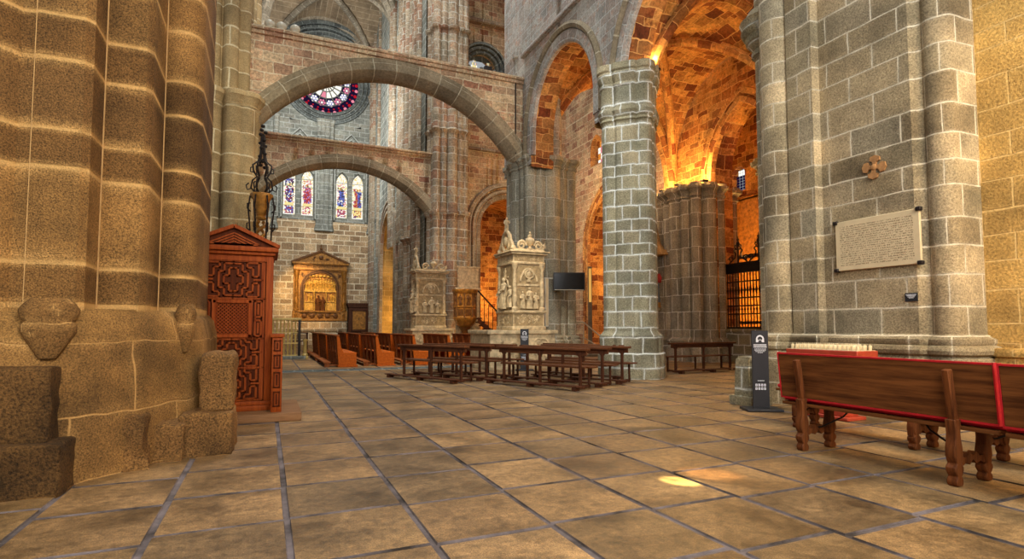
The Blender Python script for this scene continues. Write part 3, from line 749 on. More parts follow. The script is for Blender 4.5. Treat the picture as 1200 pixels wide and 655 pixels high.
mb = MB(); wall_panel(mb, PX, 34, 41, 0, 9.4, 9.9, 10.3, []); mb.box(8.2, 10.3, 34, 34.2, 0, 9.4); mb.box(8.2, 10.3, 40.8, 41, 0, 9.4); mb.box(8.2, 10.3, 34, 41, 9.4, 9.6)
struct(mb, 'wall_recess', 'yellow', 'yellow lit passage behind the pointed doorway', 'wall')
mb = MB(); wall_panel(mb, PX, 28.5, 45.6, 0, 30, -1.4, -.75, [])
struct(mb, 'wall_left', 'far', 'left wall of the far bays', 'wall')

# ================================================================ VAULTS
def groin(mb, x0, x1, y0, y1, zs, H, n=28, kind='pointed', mi=0):
    xc, yc, ax, ay = (x0+x1)/2, (y0+y1)/2, (x1-x0)/2, (y1-y0)/2
    def prof(t, a):
        t = abs(t)
        if kind == 'round' or H <= a: return H*math.sqrt(max(0, 1-t*t))
        Rr = (a*a+H*H)/(2*a); return math.sqrt(max(0, Rr*Rr-(t*a+Rr-a)**2))
    T = [-math.cos(PI*i/n) for i in range(n+1)]
    px = [prof(t, ax) for t in T]; py = [prof(t, ay) for t in T]
    def arcl(p, a):
        L = [0]
        for i in range(n): L.append(L[-1]+math.hypot((T[i+1]-T[i])*a, p[i+1]-p[i]))
        return L
    lx, ly = arcl(px, ax), arcl(py, ay)
    V = lambda i, j: (xc+ax*T[i], yc+ay*T[j], zs+max(px[i], py[j]))
    for i in range(n):
        for j in range(n):
            X = (px[i]+px[i+1]) >= (py[j]+py[j+1])
            uv = [((yc+ay*T[b], lx[a]) if X else (xc+ax*T[a], ly[b])) for a, b in ((i, j), (i+1, j), (i+1, j+1), (i, j+1))]
            mb.quadn([V(i, j), V(i+1, j), V(i+1, j+1), V(i, j+1)], (xc-(V(i, j)[0]+V(i+1, j+1)[0])/2, yc-(V(i, j)[1]+V(i+1, j+1)[1])/2, -1.5), uv, mi, True)
    return lambda x, y: zs+max(prof((x-xc)/ax, ax), prof((y-yc)/ay, ay))
def rib_diag(mb, f, x0, x1, y0, y1, r, mi=0, n=36):
    for xa, xb in ((x0, x1), (x1, x0)):
        pts = []
        for i in range(n+1):
            t = (1-math.cos(PI*i/n))/2; x, y = xa+(xb-xa)*t, y0+(y1-y0)*t; pts.append((x, y, f(x, y)-r*.5))
        mb.tube(pts, r, 8, mi)
bays = [(9.2, 15.4, 6.6, 12.1), (9.2, 15.4, 12.1, 18.2)]
for i, (x0, x1, y0, y1) in enumerate(bays):
    mb = MB(); f = groin(mb, x0, x1, y0, y1, 6.95, 4.3, kind='round'); o = struct(mb, 'ceiling', 'vault', ('nearer', 'farther')[i]+' orange lit stone vault of the side aisle', 'vault', sharp=20)
    mb = MB(); rib_diag(mb, f, x0, x1, y0, y1, .17); struct(mb, 'trim_11', 'vault', 'crossing ribs of the '+('nearer', 'farther')[i]+' side aisle vault', 'vault ribs')
for i, (y, w, lab) in enumerate(((6.7, .45, 'nearest'), (12.1, .55, 'middle'), (18.3, .6, 'far'))):
    mb = MB(); p = arc_path(12.3, 3.05, 6.95, 4.15)
    mb.sweep(p, [(.2, y-w/2), (-.1, y-w/2), (-.22, y-w/4), (-.22, y+w/4), (-.1, y+w/2), (.2, y+w/2)], PY)
    struct(mb, 'trim_12', 'vault', lab+' broad arch across the side aisle', 'arch rib')
# nave vault, far bays
for i, (y0, y1) in enumerate(((28.4, 36.2), (36.2, 44.6))):
    mb = MB(); f = groin(mb, -.75, 7.9, y0, y1, 19.0, 6.3, n=24, kind='round'); struct(mb, 'ceiling', 'navevault', ('nearer', 'farther')[i]+' high grey brown nave vault', 'vault', sharp=20)
    mb = MB(); rib_diag(mb, f, -.75, 7.9, y0, y1, .22); struct(mb, 'trim_13', 'narib', 'diagonal ribs of the '+('nearer', 'farther')[i]+' high vault', 'vault ribs')
for i, (y, w) in enumerate(((28.4, 1.0), (36.2, .7), (44.3, .5))):
    mb = MB(); p = arc_path(3.57, 4.3, 19.0, 6.25, 'round', 36)
    mb.sweep(p, [(.25, y-w/2), (-.15, y-w/2), (-.35, y-w/5), (-.35, y+w/5), (-.15, y+w/2), (.25, y+w/2)], PY)
    struct(mb, 'trim_14', 'narib', ('crossing arch', 'cross arch between the high vaults', 'wall arch over the rose')[i]+' of grey stone', 'arch rib')

# ================================================================ TRANSEPT ARM beyond the second pier
twp = arc_path(10.9, .86, 16.0, .86)
chp = arc_path(12.55, 1.75, 6.9, 1.75)
mb = MB()
wall_panel(mb, PY, 8.6, 9.9, 0, 26, 28.9, 29.8, [])
wall_panel(mb, PY, 9.9, 16.2, 0, 12.5, 28.9, 29.8, [(chp, 0)], 0, 1); wall_panel(mb, PY, 9.9, 16.2, 12.5, 26, 28.9, 29.8, [(twp, 14.4)])
struct(mb, 'wall_transept', ['blood', 'vault'], 'mottled transept wall with small twin window over a round arch', 'wall')
mb = MB()
for d, y in ((0.1, 28.85), (.4, 28.75), (.75, 28.65)): mb.sweep(jambed(arc_path(12.55, 1.75+d, 6.9, 1.75+d), 1), [(-.14, 29.0), (-.1, y), (.1, y), (.16, 29.0)], PY)
struct(mb, 'trim_15', 'shaft', 'stepped rings of the round transept arch', 'arch ring')
mb = MB()
for d, y in ((0.06, 28.8), (.26, 28.7), (.48, 28.62)): mb.sweep(jambed(arc_path(10.9, .86+d, 16.0, .86+d), 14.3), [(-.1, 29.0), (-.07, y), (.07, y), (.11, 29.0)], PY)
mb.box(9.6, 12.2, 28.6, 29, 14.2, 14.4, ch=.03)
for x in (10.9, 10.1, 11.7): mb.lathe([(.11, 14.4), (.06, 14.5), (.06, 15.8), (.12, 15.95), (.12, 16.1)], 10, (x, 29.05, 0))
mb.add([(10.05, 29.2, 16.5), (11.75, 29.2, 16.5), (11.75, 29.2, 16.9), (10.05, 29.2, 16.9)], [(0,1,2,3)])
struct(mb, 'trim_16', 'fardark', 'dark stepped frame of the twin window', 'window frame')
def twin():
    t = thing('window_6', 'pair of small yellow leaded lights high in the transept wall', 'stained glass window', (10.9, 29.1, 14.42)); t['kind'] = 'structure'
    keys = ['white', 'yellow', 'orange', 'dark']; g = MB(); rr = random.Random(9)
    for xc in (-.42, .42):
        for j in range(14):
            z0, z1 = .12+j*.14, .12+(j+1)*.14-.012
            hw = .3 if z0 < 1.35 else .3*max(.15, 1-(z0-1.35)/.8)
            for k in range(5):
                g.add([(xc-hw+2*hw*k/5+.008, 0, z0), (xc-hw+2*hw*(k+1)/5-.008, 0, z0), (xc-hw+2*hw*(k+1)/5-.008, 0, z1), (xc-hw+2*hw*k/5+.008, 0, z1)], [(0,1,2,3)], mi=rr.choice((0, 1, 1, 1, 2, 3)))
    g.build('glass', [GL[k] for k in keys], t)
twin()
mb = MB(); mb.box(9.2, 16.2, 28.5, 28.95, 18.5, 18.7, ch=.04); mb.box(9.2, 16.2, 28.7, 28.95, 11.2, 11.35, ch=.04)
struct(mb, 'trim_17', 'shaft', 'string courses across the transept wall', 'string course')
mb = MB(); f = groin(mb, 8.6, 16.2, 19.4, 28.9, 18.8, 4.6, n=16, kind='round'); struct(mb, 'ceiling', 'vault', 'high vault of the transept arm', 'vault', sharp=20)
# chapel behind the transept arch
mb = MB(); mb.box(10, 15.4, 33.2, 33.5, 0, 9); mb.box(10., 10.3, 29.8, 33.2, 0, 9); mb.box(15.1, 15.4, 29.8, 33.2, 0, 9)
mb.sweep(arc_path(12.7, 2.5, 6.4, 2.4), [(0, 29.8), (.25, 29.8), (.25, 33.4), (0, 33.4)], PY)
struct(mb, 'wall_chapel', 'vault', 'orange lit chapel behind the round transept arch', 'wall')
# ---------------- right aisle outer wall with chapels
oA = arc_path(14.5, 1.5, 7.2, 2.4, 'pointed'); oB = arc_path(22.6, 2.4, 5.4, 2.9, 'pointed')
oW = arc_path(24.2, .55, 10.6, .7, 'pointed', 12)
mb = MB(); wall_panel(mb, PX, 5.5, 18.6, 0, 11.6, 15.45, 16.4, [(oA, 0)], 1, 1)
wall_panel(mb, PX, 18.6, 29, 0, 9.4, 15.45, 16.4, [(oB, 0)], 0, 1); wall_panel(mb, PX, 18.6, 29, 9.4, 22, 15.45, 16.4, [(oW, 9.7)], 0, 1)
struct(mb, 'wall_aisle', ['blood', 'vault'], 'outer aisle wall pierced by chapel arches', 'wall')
mb = MB()
for d in (.08, .4): mb.sweep(jambed(arc_path(14.5, 1.5+d, 7.0, 2.4+d, 'pointed'), 6.8), [(-.14, 15.5), (-.1, 15.3), (.1, 15.3), (.14, 15.5)], PX)
for d in (.05, .35): mb.sweep(jambed(arc_path(22.6, 2.4+d, 5.4, 2.9+d, 'pointed'), .2), [(-.12, 15.5), (-.1, 15.35), (.1, 15.35), (.14, 15.5)], PX)
struct(mb, 'trim_18', 'vault', 'rings of the chapel arches in the aisle wall', 'arch ring')
def smallwin(name, loc, lab, rot=PI/2, w=.5, h=1.3):
    t = thing(name, lab, 'window', loc, rot); t['kind'] = 'structure'; g = MB(); rr = random.Random(3)
    for j in range(8):
        for k in range(4):
            hh = w*(1 if j < 6 else .7); g.add([(-hh+2*hh*k/4+.01, 0, j*h/8), (-hh+2*hh*(k+1)/4-.01, 0, j*h/8), (-hh+2*hh*(k+1)/4-.01, 0, (j+1)*h/8-.015), (-hh+2*hh*k/4+.01, 0, (j+1)*h/8-.015)], [(0,1,2,3)], mi=(rr.choice((0, 1, 2)) if w > .45 else (2 if j > 5 else 3)))
    g.build('glass', [GL['orange'], GL['pink'], GL['white'], GL['dark']], t)
smallwin('window_7', (15.9, 24.2, 9.8), 'small pink and orange glass window high in the aisle wall')
mb = MB(); wall_panel(mb, PX, 11.5, 22.0, 0, 12, 20.9, 21.4, [(arc_path(20.0, .42, 8.7, .42), 7.9)]); mb.box(16.4, 21, 11.3, 11.6, 0, 12); mb.box(16.4, 21, 21.4, 21.7, 0, 12); mb.box(16.4, 21.4, 11.3, 21.7, 11.6, 12)
struct(mb, 'wall_chapel', 'vault', 'orange lit chapel behind the iron gate', 'wall')
smallwin('window_8', (21.2, 20.0, 7.9), 'small round headed window above the orange retable', PI/2, .38, 1.1)
mb = MB(); wall_panel(mb, PX, 21.7, 28, 0, 10, 19.2, 19.6, []); mb.box(16.4, 19.6, 27.6, 28, 0, 10); mb.box(16.4, 19.6, 21.7, 28, 9.4, 9.7)
struct(mb, 'wall_chapel', 'vault', 'orange lit chapel behind the centre column', 'wall')
# ================================================================ FOREGROUND BENCHES
ORD = ['first', 'second', 'third', 'fourth', 'fifth', 'sixth', 'seventh']
def baluster(mb, x, y, z1, w=.078, lean=0., z0=0., d=.08):
    """carved sawn leg: a wavy board"""
    prof = [(.42, 0), (.6, .03), (.64, .08), (.5, .12), (.34, .145), (.5, .17), (.74, .23), (.74, .28), (.5, .32), (.36, .345), (.5, .37), (.72, .45), (.7, .56), (.5, .68), (.4, .78), (.48, .88), (.56, 1)]
    L = [(-w*a*1., z0+(z1-z0)*t) for a, t in prof]; Rr = [(w*a*1., z0+(z1-z0)*t) for a, t in prof][::-1]
    old = mb.M; mb.M = old @ Matrix(((1, 0, lean, x), (0, 1, 0, y), (0, 0, 1, 0), (0, 0, 0, 1)))
    mb.prism(L+Rr, -d/2, d/2, axis='y'); mb.M = old
def make_bench():
    # local: runs along y (-1..1), person faces +x; back board leans towards -x
    t = thing('bench', '', 'bench')
    b = MB()
    lean = .10
    def bd(x0, z): return x0-lean*(z-.52)
    def slab(y0, y1, z0, z1, th, mb, dx=0, mi=0):
        xs = [(bd(0, z0)+dx, z0), (bd(0, z0)+th+dx, z0), (bd(0, z1)+th+dx, z1), (bd(0, z1)+dx, z1)]
        mb.prism(xs, y0, y1, axis='y', mi=mi)
    slab(-1, 1, .535, 1.005, .035, b); b.build('backrest', 'wbench', t, bevel=.006)
    v = MB()
    slab(-1.004, 1.004, 1.0, 1.016, .05, v, -.006); slab(-1.0, 1.0, .52, .538, .05, v, -.008); slab(-1.008, -.999, .52, 1.02, .05, v, -.008); slab(.999, 1.008, .52, 1.02, .05, v, -.008); slab(-1, 1, .53, 1.01, .02, v, .037)
    v.build('velvet_trim', 'redvelvet', t)
    s = MB(); s.box(.0, .46, -1, 1, .45, .485, ch=.008); s.build('seat', 'wbench', t)
    c = MB(); c.box(.05, .46, -1.02, 1.02, .487, .535, ch=.02); c.build('cushion', 'redvelvet', t, sharp=60)
    for y in (-.71, .71):
        m = MB(); baluster(m, -.06, y, .54); m.bar((-.045, y, .5), (-.115, y, .95), .055, .065); m.build('back_leg', 'wleg', t, bevel=.008)
        m = MB(); baluster(m, .36, y, .46); m.build('front_leg', 'wleg', t, bevel=.008)
        m = MB(); m.prism([(-.02, .15), (.05, .18), (.1, .16), (.15, .2), (.2, .16), (.25, .18), (.32, .15), (.32, .23), (.25, .22), (.2, .26), (.15, .23), (.1, .26), (.05, .22), (-.02, .24)], y-.03, y+.03, axis='y'); m.build('stretcher', 'wleg', t)
        i = MB(); sg = -1 if y > 0 else 1; i.tube([(.15, y, .22), (.16, y+sg*.06, .24), (.17, y+sg*.3, .38), (.18, y+sg*.36, .45)], .009, 6); i.build('iron_brace', 'iron', t)
    return t
bench = make_bench(); bench.location = (5.26, 3.48, 0); bench['label'] = 'walnut bench seen from behind with full red edged back, beside the audio guide sign'
b2 = copy_tree(bench); b2.location = (5.21, 1.42, 0); b2['label'] = 'walnut bench seen from behind, cut off by the right edge of the photo'
b3 = make_bench()
for o in list(kids(b3)):
    if o.name.split('.')[0] in ('backrest', 'velvet_trim'): bpy.data.objects.remove(o)
b3.name = 'stool_bench'; b3.location = (6.28, 4.45, 0); b3['label'] = 'low carved bench with red seat, hidden behind the long red edged back'
b3['category'] = 'bench'
for k in kids(b3):
    if k.name.startswith('back_leg'):
        m = MB(); y = k.data.vertices[0].co.y; y = -.71 if y < 0 else .71
        baluster(m, .04, y, .46); par = m.build('leg', 'wleg', b3, bevel=.008); bpy.data.objects.remove(k)
b4 = copy_tree(b3); b4.location = (6.24, 2.38, 0); b4['label'] = 'low carved bench with red seat, at the right edge behind the second long bench'

# ================================================================ VOTIVE STAND
def votive():
    t = thing('votive_stand', 'red votive stand with rows of white candles behind the long bench', 'candle stand', (7.5, 5.55, 0), rad(90))
    # local x along the wall, y towards the nave? rotate: local x -> +Y, local y -> -X
    m = MB(); m.box(-.56, .56, -.22, .22, .84, .97); m.build('tray', 'redpaint', t, bevel=.01)
    m = MB(); m.box(-.3, .3, -.15, .15, .05, .84); m.box(-.38, .38, -.2, .2, 0, .05); m.build('base', 'redpaint', t, bevel=.01)
    m = MB(); m.box(-.54, .54, -.2, .2, .968, .976); m.build('tray_top', 'cream', t)
    pr = None
    for r in range(3):
        for k in range(16):
            if pr is None:
                c = MB(); c.lathe([(.021, 0), (.021, .06), (.017, .065), (.006, .068), (.003, .085)], 8); pr = c.build('candle', 'candle', t); o = pr
            else: o = pr.copy(); C.objects.link(o)
            o.location = (-.51+k*.068, -.13+r*.13, .976)
votive()
# ================================================================ AUDIO GUIDE SIGNS
def sign(name, loc, rz, label, group):
    t = thing(name, label, 'sign', loc, rz, group)
    m = MB(); m.box(-.27, .27, -.19, .19, 0, .04); m.build('foot_plate', 'black', t, bevel=.008)
    m = MB(); m.box(-.125, .125, -.012, .012, .04, 1.24); p = m.build('panel', 'black', t, bevel=.003)
    w = MB(); y = -.0145
    w.sweep(arc_path(0, .05, 1.105, .055), [(-.011, y-.001), (-.011, y+.002), (.011, y+.002), (.011, y-.001)], PY)
    w.box(-.061, -.03, y-.001, y+.002, 1.06, 1.108); w.box(.03, .061, y-.001, y+.002, 1.06, 1.108)
    w.sweep(arc_path(0, .024, 1.07, .03), [(-.004, y-.001), (-.004, y+.002), (.004, y+.002), (.004, y-.001)], PY)
    w.build('headphone_symbol', 'white', t)
    w = MB(); rr = random.Random(4)
    def line(z, h, hw, wd):
        x = -hw
        while x < hw-.004:
            l = min(rr.uniform(wd*.5, wd), hw-x); w.box(x, x+l, y-.001, y+.002, z, z+h); x += l+wd*.4
    line(1.008, .02, .1, .014); line(.978, .02, .1, .014)
    for z, hw in ((.95, .085), (.932, .085), (.912, .07), (.893, .04)): line(z, .009, hw, .02)
    w.build('text_lines', 'white', t); w = MB()
    line(.455, .012, .05, .012); w.build('caption', 'white', t)
    w = MB()
    for r in range(2):
        for c in range(4):
            x0 = -.085+c*.043; z0 = .32+r*.055; w.box(x0, x0+.029, y-.001, y+.002, z0, z0+.038); w.box(x0+.008, x0+.02, y-.002, y, z0+.012, z0+.026, mi=1)
    w.build('language_flags', ['white', plain('flag_blue', (80, 96, 150))], t)
    return t
sign('audio_guide_sign', (7.08, 6.42, 0), rad(-28), 'black audio guide stand with headphone symbol by the stone stub and long bench', None)
sign('audio_guide_sign', (7.06, 15.08, 0), rad(-25), 'small distant black audio guide stand before the carved white altar', None)
def stub():
    m = MB(); bm = bmesh.new(); bmesh.ops.create_cube(bm, size=1)
    for v in bm.verts:
        v.co = Vector((v.co.x*.40, v.co.y*.40, v.co.z*.8+.4))
        if v.co.z > .5: v.co.x *= .85; v.co.y *= .85
    bmesh.ops.bevel(bm, geom=list(bm.edges), offset=.04, segments=2, affect='EDGES'); m.bm(bm, 0); bm.free()
    m.box(-.24, .24, -.24, .24, 0, .16, ch=.03)
    tag(m.build('stone_stub', 'grey', loc=(7.42, 6.95, 0)), 'short rough stone block standing behind the near audio guide stand', 'stone block')
stub()

# ================================================================ PLAQUE, CROSS, NAMEPLATE on the right pier (plane x = 8.33)
def plaque():
    t = thing('plaque', 'large cream inscribed stone plaque on four dark clips', 'plaque', (8.325, 5.34, 2.57), rad(-90))
    w, h = 1.25, .78
    m = MB(); m.box(-w/2, w/2, -.045, 0, -h/2, h/2); m.build('stone_slab', 'cream', t, bevel=.008)
    x = MB(); rr = random.Random(2)
    for r in range(19):
        z = h/2-.085-r*.0335; u = -w/2+.08
        while u < w/2-.085:
            if rr.random() < .14: u += .014; continue
            l = rr.uniform(.004, .012); k = rr.random()
            if k < .5: x.box(u, u+.0035, -.0465, -.045, z-.017, z)
            if k > .3: x.box(u, u+l, -.0465, -.045, z-.003, z) if rr.random() < .5 else x.box(u, u+l, -.0465, -.045, z-.017, z-.013)
            if k > .75: x.box(u+l-.003, u+l, -.0465, -.045, z-.017, z)
            u += l+.005
    x.build('inscription', 'ink', t)
    for sx in (-1, 1):
        for sz in (-1, 1):
            c = MB(); c.box(-.035, .035, -.07, 0, -.03, .03); o = c.build('clip', 'iron', t, bevel=.012); o.location = (sx*w/2*.99, 0, sz*h/2*.97)
plaque()
def cross():
    m = MB()
    for k in range(4):
        m.M = Matrix.Rotation(PI/2*k+rad(8), 4, 'Y')
        m.prism([(-.035, .05), (-.04, .1), (-.10, .13), (-.085, .2), (-.03, .22), (0, .235), (.03, .22), (.085, .2), (.10, .13), (.04, .1), (.035, .05)], -.04, 0, axis='y')
    m.M = Matrix(); m.ball((0, -.03, 0), (.065, .03, .065))
    m.M = Matrix()
    m.v = [v*.78 for v in m.v]
    c = plain('reddish_cream_stone', (164, 118, 70), .8, var=.3, scale=12, bump=.4)
    tag(m.build('consecration_cross', c, loc=(8.325, 5.33, 3.70), rz=rad(-90)), 'small carved stone cross with four lobed arms above the plaque', 'stone cross')
cross()
t = thing('nameplate', 'small black nameplate with pale lettering under the plaque', 'nameplate', (8.325, 4.88, 1.72), rad(-90))
m = MB(); m.box(-.085, .085, -.015, 0, -.06, .06); m.build('plate', 'black', t, bevel=.003)
m = MB()
for z, hw in ((.035, .07), (.018, .058), (.001, .045), (-.012, .03)):
    u = -hw; rr = random.Random(int(hw*1000))
    while u < hw: l = rr.uniform(.006, .016); m.box(u, min(hw, u+l), -.017, -.0145, z-.005, z+.005); u += l+.004
m.build('text_lines', 'white', t)

# ================================================================ CONFESSIONAL
def confessional():
    t = thing('confessional', 'red brown wooden confessional with fretwork panels, lattice window and pointed top', 'confessional', (-.45, 8.75, 0)); t.scale = (1, 1, .96)
    W = .50
    m = MB(); m.box(-W, W, 0, .9, .13, 2.42, ch=.01); m.build('cabinet', 'wconfd', t)
    m = MB(); m.box(-W-.15, W+.42, -.42, 1.1, 0, .12, ch=.015); m.build('platform', 'wstep', t)
    m = MB(); m.box(-W-.03, W+.03, -.06, .93, .12, .2, ch=.012); m.box(-W-.02, W+.02, -.04, .92, .2, .26, ch=.012); m.build('base_moulding', 'wconf', t)
    m = MB()
    for x in (-W-.01, W-.075): m.box(x, x+.085, -.035, .0, .26, 2.42, ch=.006)
    m.box(-W+.07, W-.07, -.03, 0, 2.33, 2.42); m.box(W-.0, W+.02, .0, .9, .26, 2.42)
    m.build('front_frame', 'wconf', t)
    m = MB(); m.box(-W-.04, W+.04, -.08, .94, 2.42, 2.47, ch=.01); m.box(-W-.08, W+.08, -.13, .98, 2.47, 2.54, ch=.012); m.build('cornice', 'wconf', t)
    p = MB(); p.prism([(-W-.06, 2.54), (W+.06, 2.54), (0, 2.80)], -.09, .9, axis='y')
    pe = p.build('pediment', 'wconfd', t)
    q = MB()
    for a, b in (((-W-.09, 2.55), (0, 2.83)), ((W+.09, 2.55), (0, 2.83))): q.bar((a[0], -.05, a[1]), (b[0], -.05, b[1]), .2, .05)
    for s in (.82, .62, .42, .22):
        pts = [(-W*s*.8, 2.565), (W*s*.8, 2.565), (0, 2.565+.2*s)]
        for a, b in zip(pts, pts[1:]+pts[:1]): q.bar((a[0], -.095, a[1]), (b[0], -.095, b[1]), .022, .02)
    q.build('pediment_moulding', 'wconf', pe)
    # fretwork mouldings
    f = MB()
    def seg(a, b, w=.026):
        x0, x1 = sorted((a[0], b[0])); z0, z1 = sorted((a[1], b[1]))
        f.box(x0-w/2, x1+w/2, -.022, .0, z0-w/2, z1+w/2); f.box(x0-w/6, x1+w/6, -.03, -.02, z0-w/6, z1+w/6)
    def poly(pts, mir=True):
        for a, b in zip(pts, pts[1:]):
            seg(a, b)
            if mir: seg((-a[0], a[1]), (-b[0], b[1]))
    E = .40
    def motif(zc, h):   # stepped cross with nested steps, zc centre, h half height
        s = h/.27
        P = lambda L: [(x, zc+z*s) for x, z in L]
        poly(P([(0, .17), (.055, .17), (.055, .06), (.12, .06), (.12, -.06), (.055, -.06), (.055, -.17), (0, -.17)]))
        poly(P([(0, .235), (.115, .235), (.115, .12), (.185, .12), (.185, -.12), (.115, -.12), (.115, -.235), (0, -.235)]))
        poly(P([(.175, .25), (.175, .18), (.25, .18), (.25, .05), (.325, .05), (.325, .25), (.175, .25)]))
        poly(P([(.175, -.25), (.175, -.18), (.25, -.18), (.25, -.05), (.325, -.05), (.325, -.25), (.175, -.25)]))
        poly(P([(.375, .25), (.375, -.25)])); 
        poly(P([(.27, .0), (.375, .0)]))
    motif(2.05, .27); motif(.98, .22); motif(.52, .24)
    for z in (2.33, 1.77, 1.18, .75, .28): poly([(0, z), (E, z)])
    poly([(E, .28), (E, 2.33)])
    for z in (1.77, 1.48, 1.18): pass
    poly([(.29, 1.22), (.29, 1.73), (.37, 1.73), (.37, 1.50), (.29, 1.50)]); poly([(.37, 1.45), (.37, 1.22), (.29, 1.22)]); poly([(.29, 1.45), (.37, 1.45)]); poly([(.33, 1.27), (.33, 1.4)]); poly([(.33, 1.55), (.33, 1.68)])
    f.build('fretwork_panel', 'wconf', t)
    wv = MB()
    for a in ((-.25, -.2), (.2, .25)): wv.box(a[0], a[1], -.05, .0, 1.2, 1.75)
    wv.box(-.25, .25, -.05, 0, 1.2, 1.25); wv.box(-.25, .25, -.05, 0, 1.7, 1.75)
    wf = wv.build('grille_window', 'wconf', t, bevel=.008)
    l = MB()
    for k in range(-9, 10):
        for s in (1, -1):
            pts = []
            x0 = k*.05; zc = 1.475
            # clip a diagonal to the opening
            ta, tb = -.22, .22
            lo = max(ta, -.2-x0 if s > 0 else x0-.2); hi = min(tb, .2-x0 if s > 0 else x0+.2)
            if hi-lo > .01: l.bar((x0+s*lo, -.02-.006*s, zc+lo), (x0+s*hi, -.02-.006*s, zc+hi), .016, .012)
    l.build('lattice', 'wconf', wf)
    # lower wing at the side
    w = MB(); w.box(W+.02, W+.16, -.30, .55, .12, 1.2, ch=.01); w.box(W+.0, W+.18, -.32, .57, 1.2, 1.25, ch=.008)
    wg = w.build('side_wing', 'wconf', t)
    k = MB()
    for z0, z1 in ((.2, .42), (.47, .7), (.75, .95), (1.0, 1.16)):
        for (xa, xb) in ((W+.045, W+.135),):
            k.box(xa, xb, -.315, -.3, z0, z0+.018); k.box(xa, xb, -.315, -.3, z1-.018, z1); k.box(xa, xa+.018, -.315, -.3, z0, z1); k.box(xb-.018, xb, -.315, -.3, z0, z1); k.box(xa+.035, xb-.035, -.31, -.3, z0+.035, z1-.035)
    k.build('wing_moulding', 'wconfd', wg)
confessional()

# ================================================================ IRONWORK TORCHERE and RAILING
def torchere():
    t = thing('ironwork_torchere', 'tall dark wrought iron torchere with gilded cup behind the confessional', 'torchere', (-.2, 15.3, 0))
    m = MB(); m.lathe([(.34, 0), (.34, .06), (.2, .14), (.1, .3), (.07, .5), (.07, 3.0)], 12); m.build('stem', 'iron', t)
    m = MB(); n = 60
    for ph in (0, PI):
        m.tube([(.09*math.cos(ph+i*.55), .09*math.sin(ph+i*.55), 1.6+i*.04) for i in range(n)], .045, 8)
    m.build('twisted_shaft', 'gold', t)
    m = MB(); m.lathe([(.10, 4.0), (.13, 4.05), (.1, 4.1), (.17, 4.2), (.2, 4.5), (.27, 4.6), (.27, 4.66), (.2, 4.68)], 8, sm=False); m.build('cup', 'gold', t)
    m = MB()
    for k in range(6):
        a = 2*PI*k/6; c, s = math.cos(a), math.sin(a)
        m.tube([(c*r, s*r, z) for r, z in ((.12, 4.66), (.25, 4.8), (.22, 5.0), (.12, 5.1), (.2, 5.25), (.22, 5.4), (.1, 5.5), (.05, 5.7), (.03, 6.2))], .022, 6)
        m.tube([(c*r, s*r, z) for r, z in ((.22, 4.8), (.33, 4.75), (.36, 4.86), (.3, 4.92))], .018, 6)
        m.tube([(c*r, s*r, z) for r, z in ((.16, 5.2), (.27, 5.22), (.27, 5.32), (.2, 5.34))], .016, 6)
        m.tube([(c*.2, s*.2, 1.2), (c*.24, s*.24, 2), (c*.22, s*.22, 3), (c*.26, s*.26, 3.9), (c*.3, s*.3, 4.3), (c*.26, s*.26, 4.6)], .02, 6)
        for z in (3.2, 3.7, 4.2): m.tube([(c*.24, s*.24, z), (c*.32, s*.32, z+.08), (c*.32, s*.32, z+.2), (c*.25, s*.25, z+.22)], .018, 6)
    for i in range(16):
        z = 5.35+i*.07; a = i*2.4; m.ball((.06*math.cos(a), .06*math.sin(a), z), (.055, .055, .045), n=8)
    m.build('iron_scrollwork', 'iron', t)
torchere()
def railing():
    t = thing('altar_railing', 'pale brass railing of twisted bars on the left before the gilded retable', 'railing', (1.16, 24.1, 0))
    m = MB(); m.box(-1.6, .12, -.06, .06, 1.56, 1.66, ch=.015); m.box(-1.6, .05, -.04, .04, .12, .18); m.box(-1.6, .05, -.04, .04, .62, .67); m.box(-1.6, .05, -.04, .04, 1.05, 1.09); m.build('rail', 'brass', t)
    pr = None
    for k in range(11):
        if pr is None:
            m = MB(); m.lathe([(.03, .15), (.03, .6), (.045, .64), (.03, .68), (.05, .78), (.03, .86), (.05, .95), (.03, 1.06), (.042, 1.1), (.028, 1.2), (.028, 1.56)], 8); pr = m.build('twisted_bar', 'brass', t); o = pr
        else: o = pr.copy(); C.objects.link(o)
        o.location = (-1.5+k*.14, 0, 0)
    m = MB(); m.box(-1.7, .3, -.2, .2, 0, .13, ch=.02); m.build('kerb', 'fardark', t)
    m = MB(); m.box(.16, .4, -.12, .12, 0, .12, ch=.02); m.lathe([(.11, .12), (.11, .18), (.075, .22), (.07, .7), (.1, .74), (.1, .8)], 12, (.28, 0, 0)); m.build('newel_post', 'brass', t)
    m = MB(); m.box(.0, .1, -.06, .06, .13, 1.6, ch=.012); m.build('iron_post', 'iron', t)
railing()

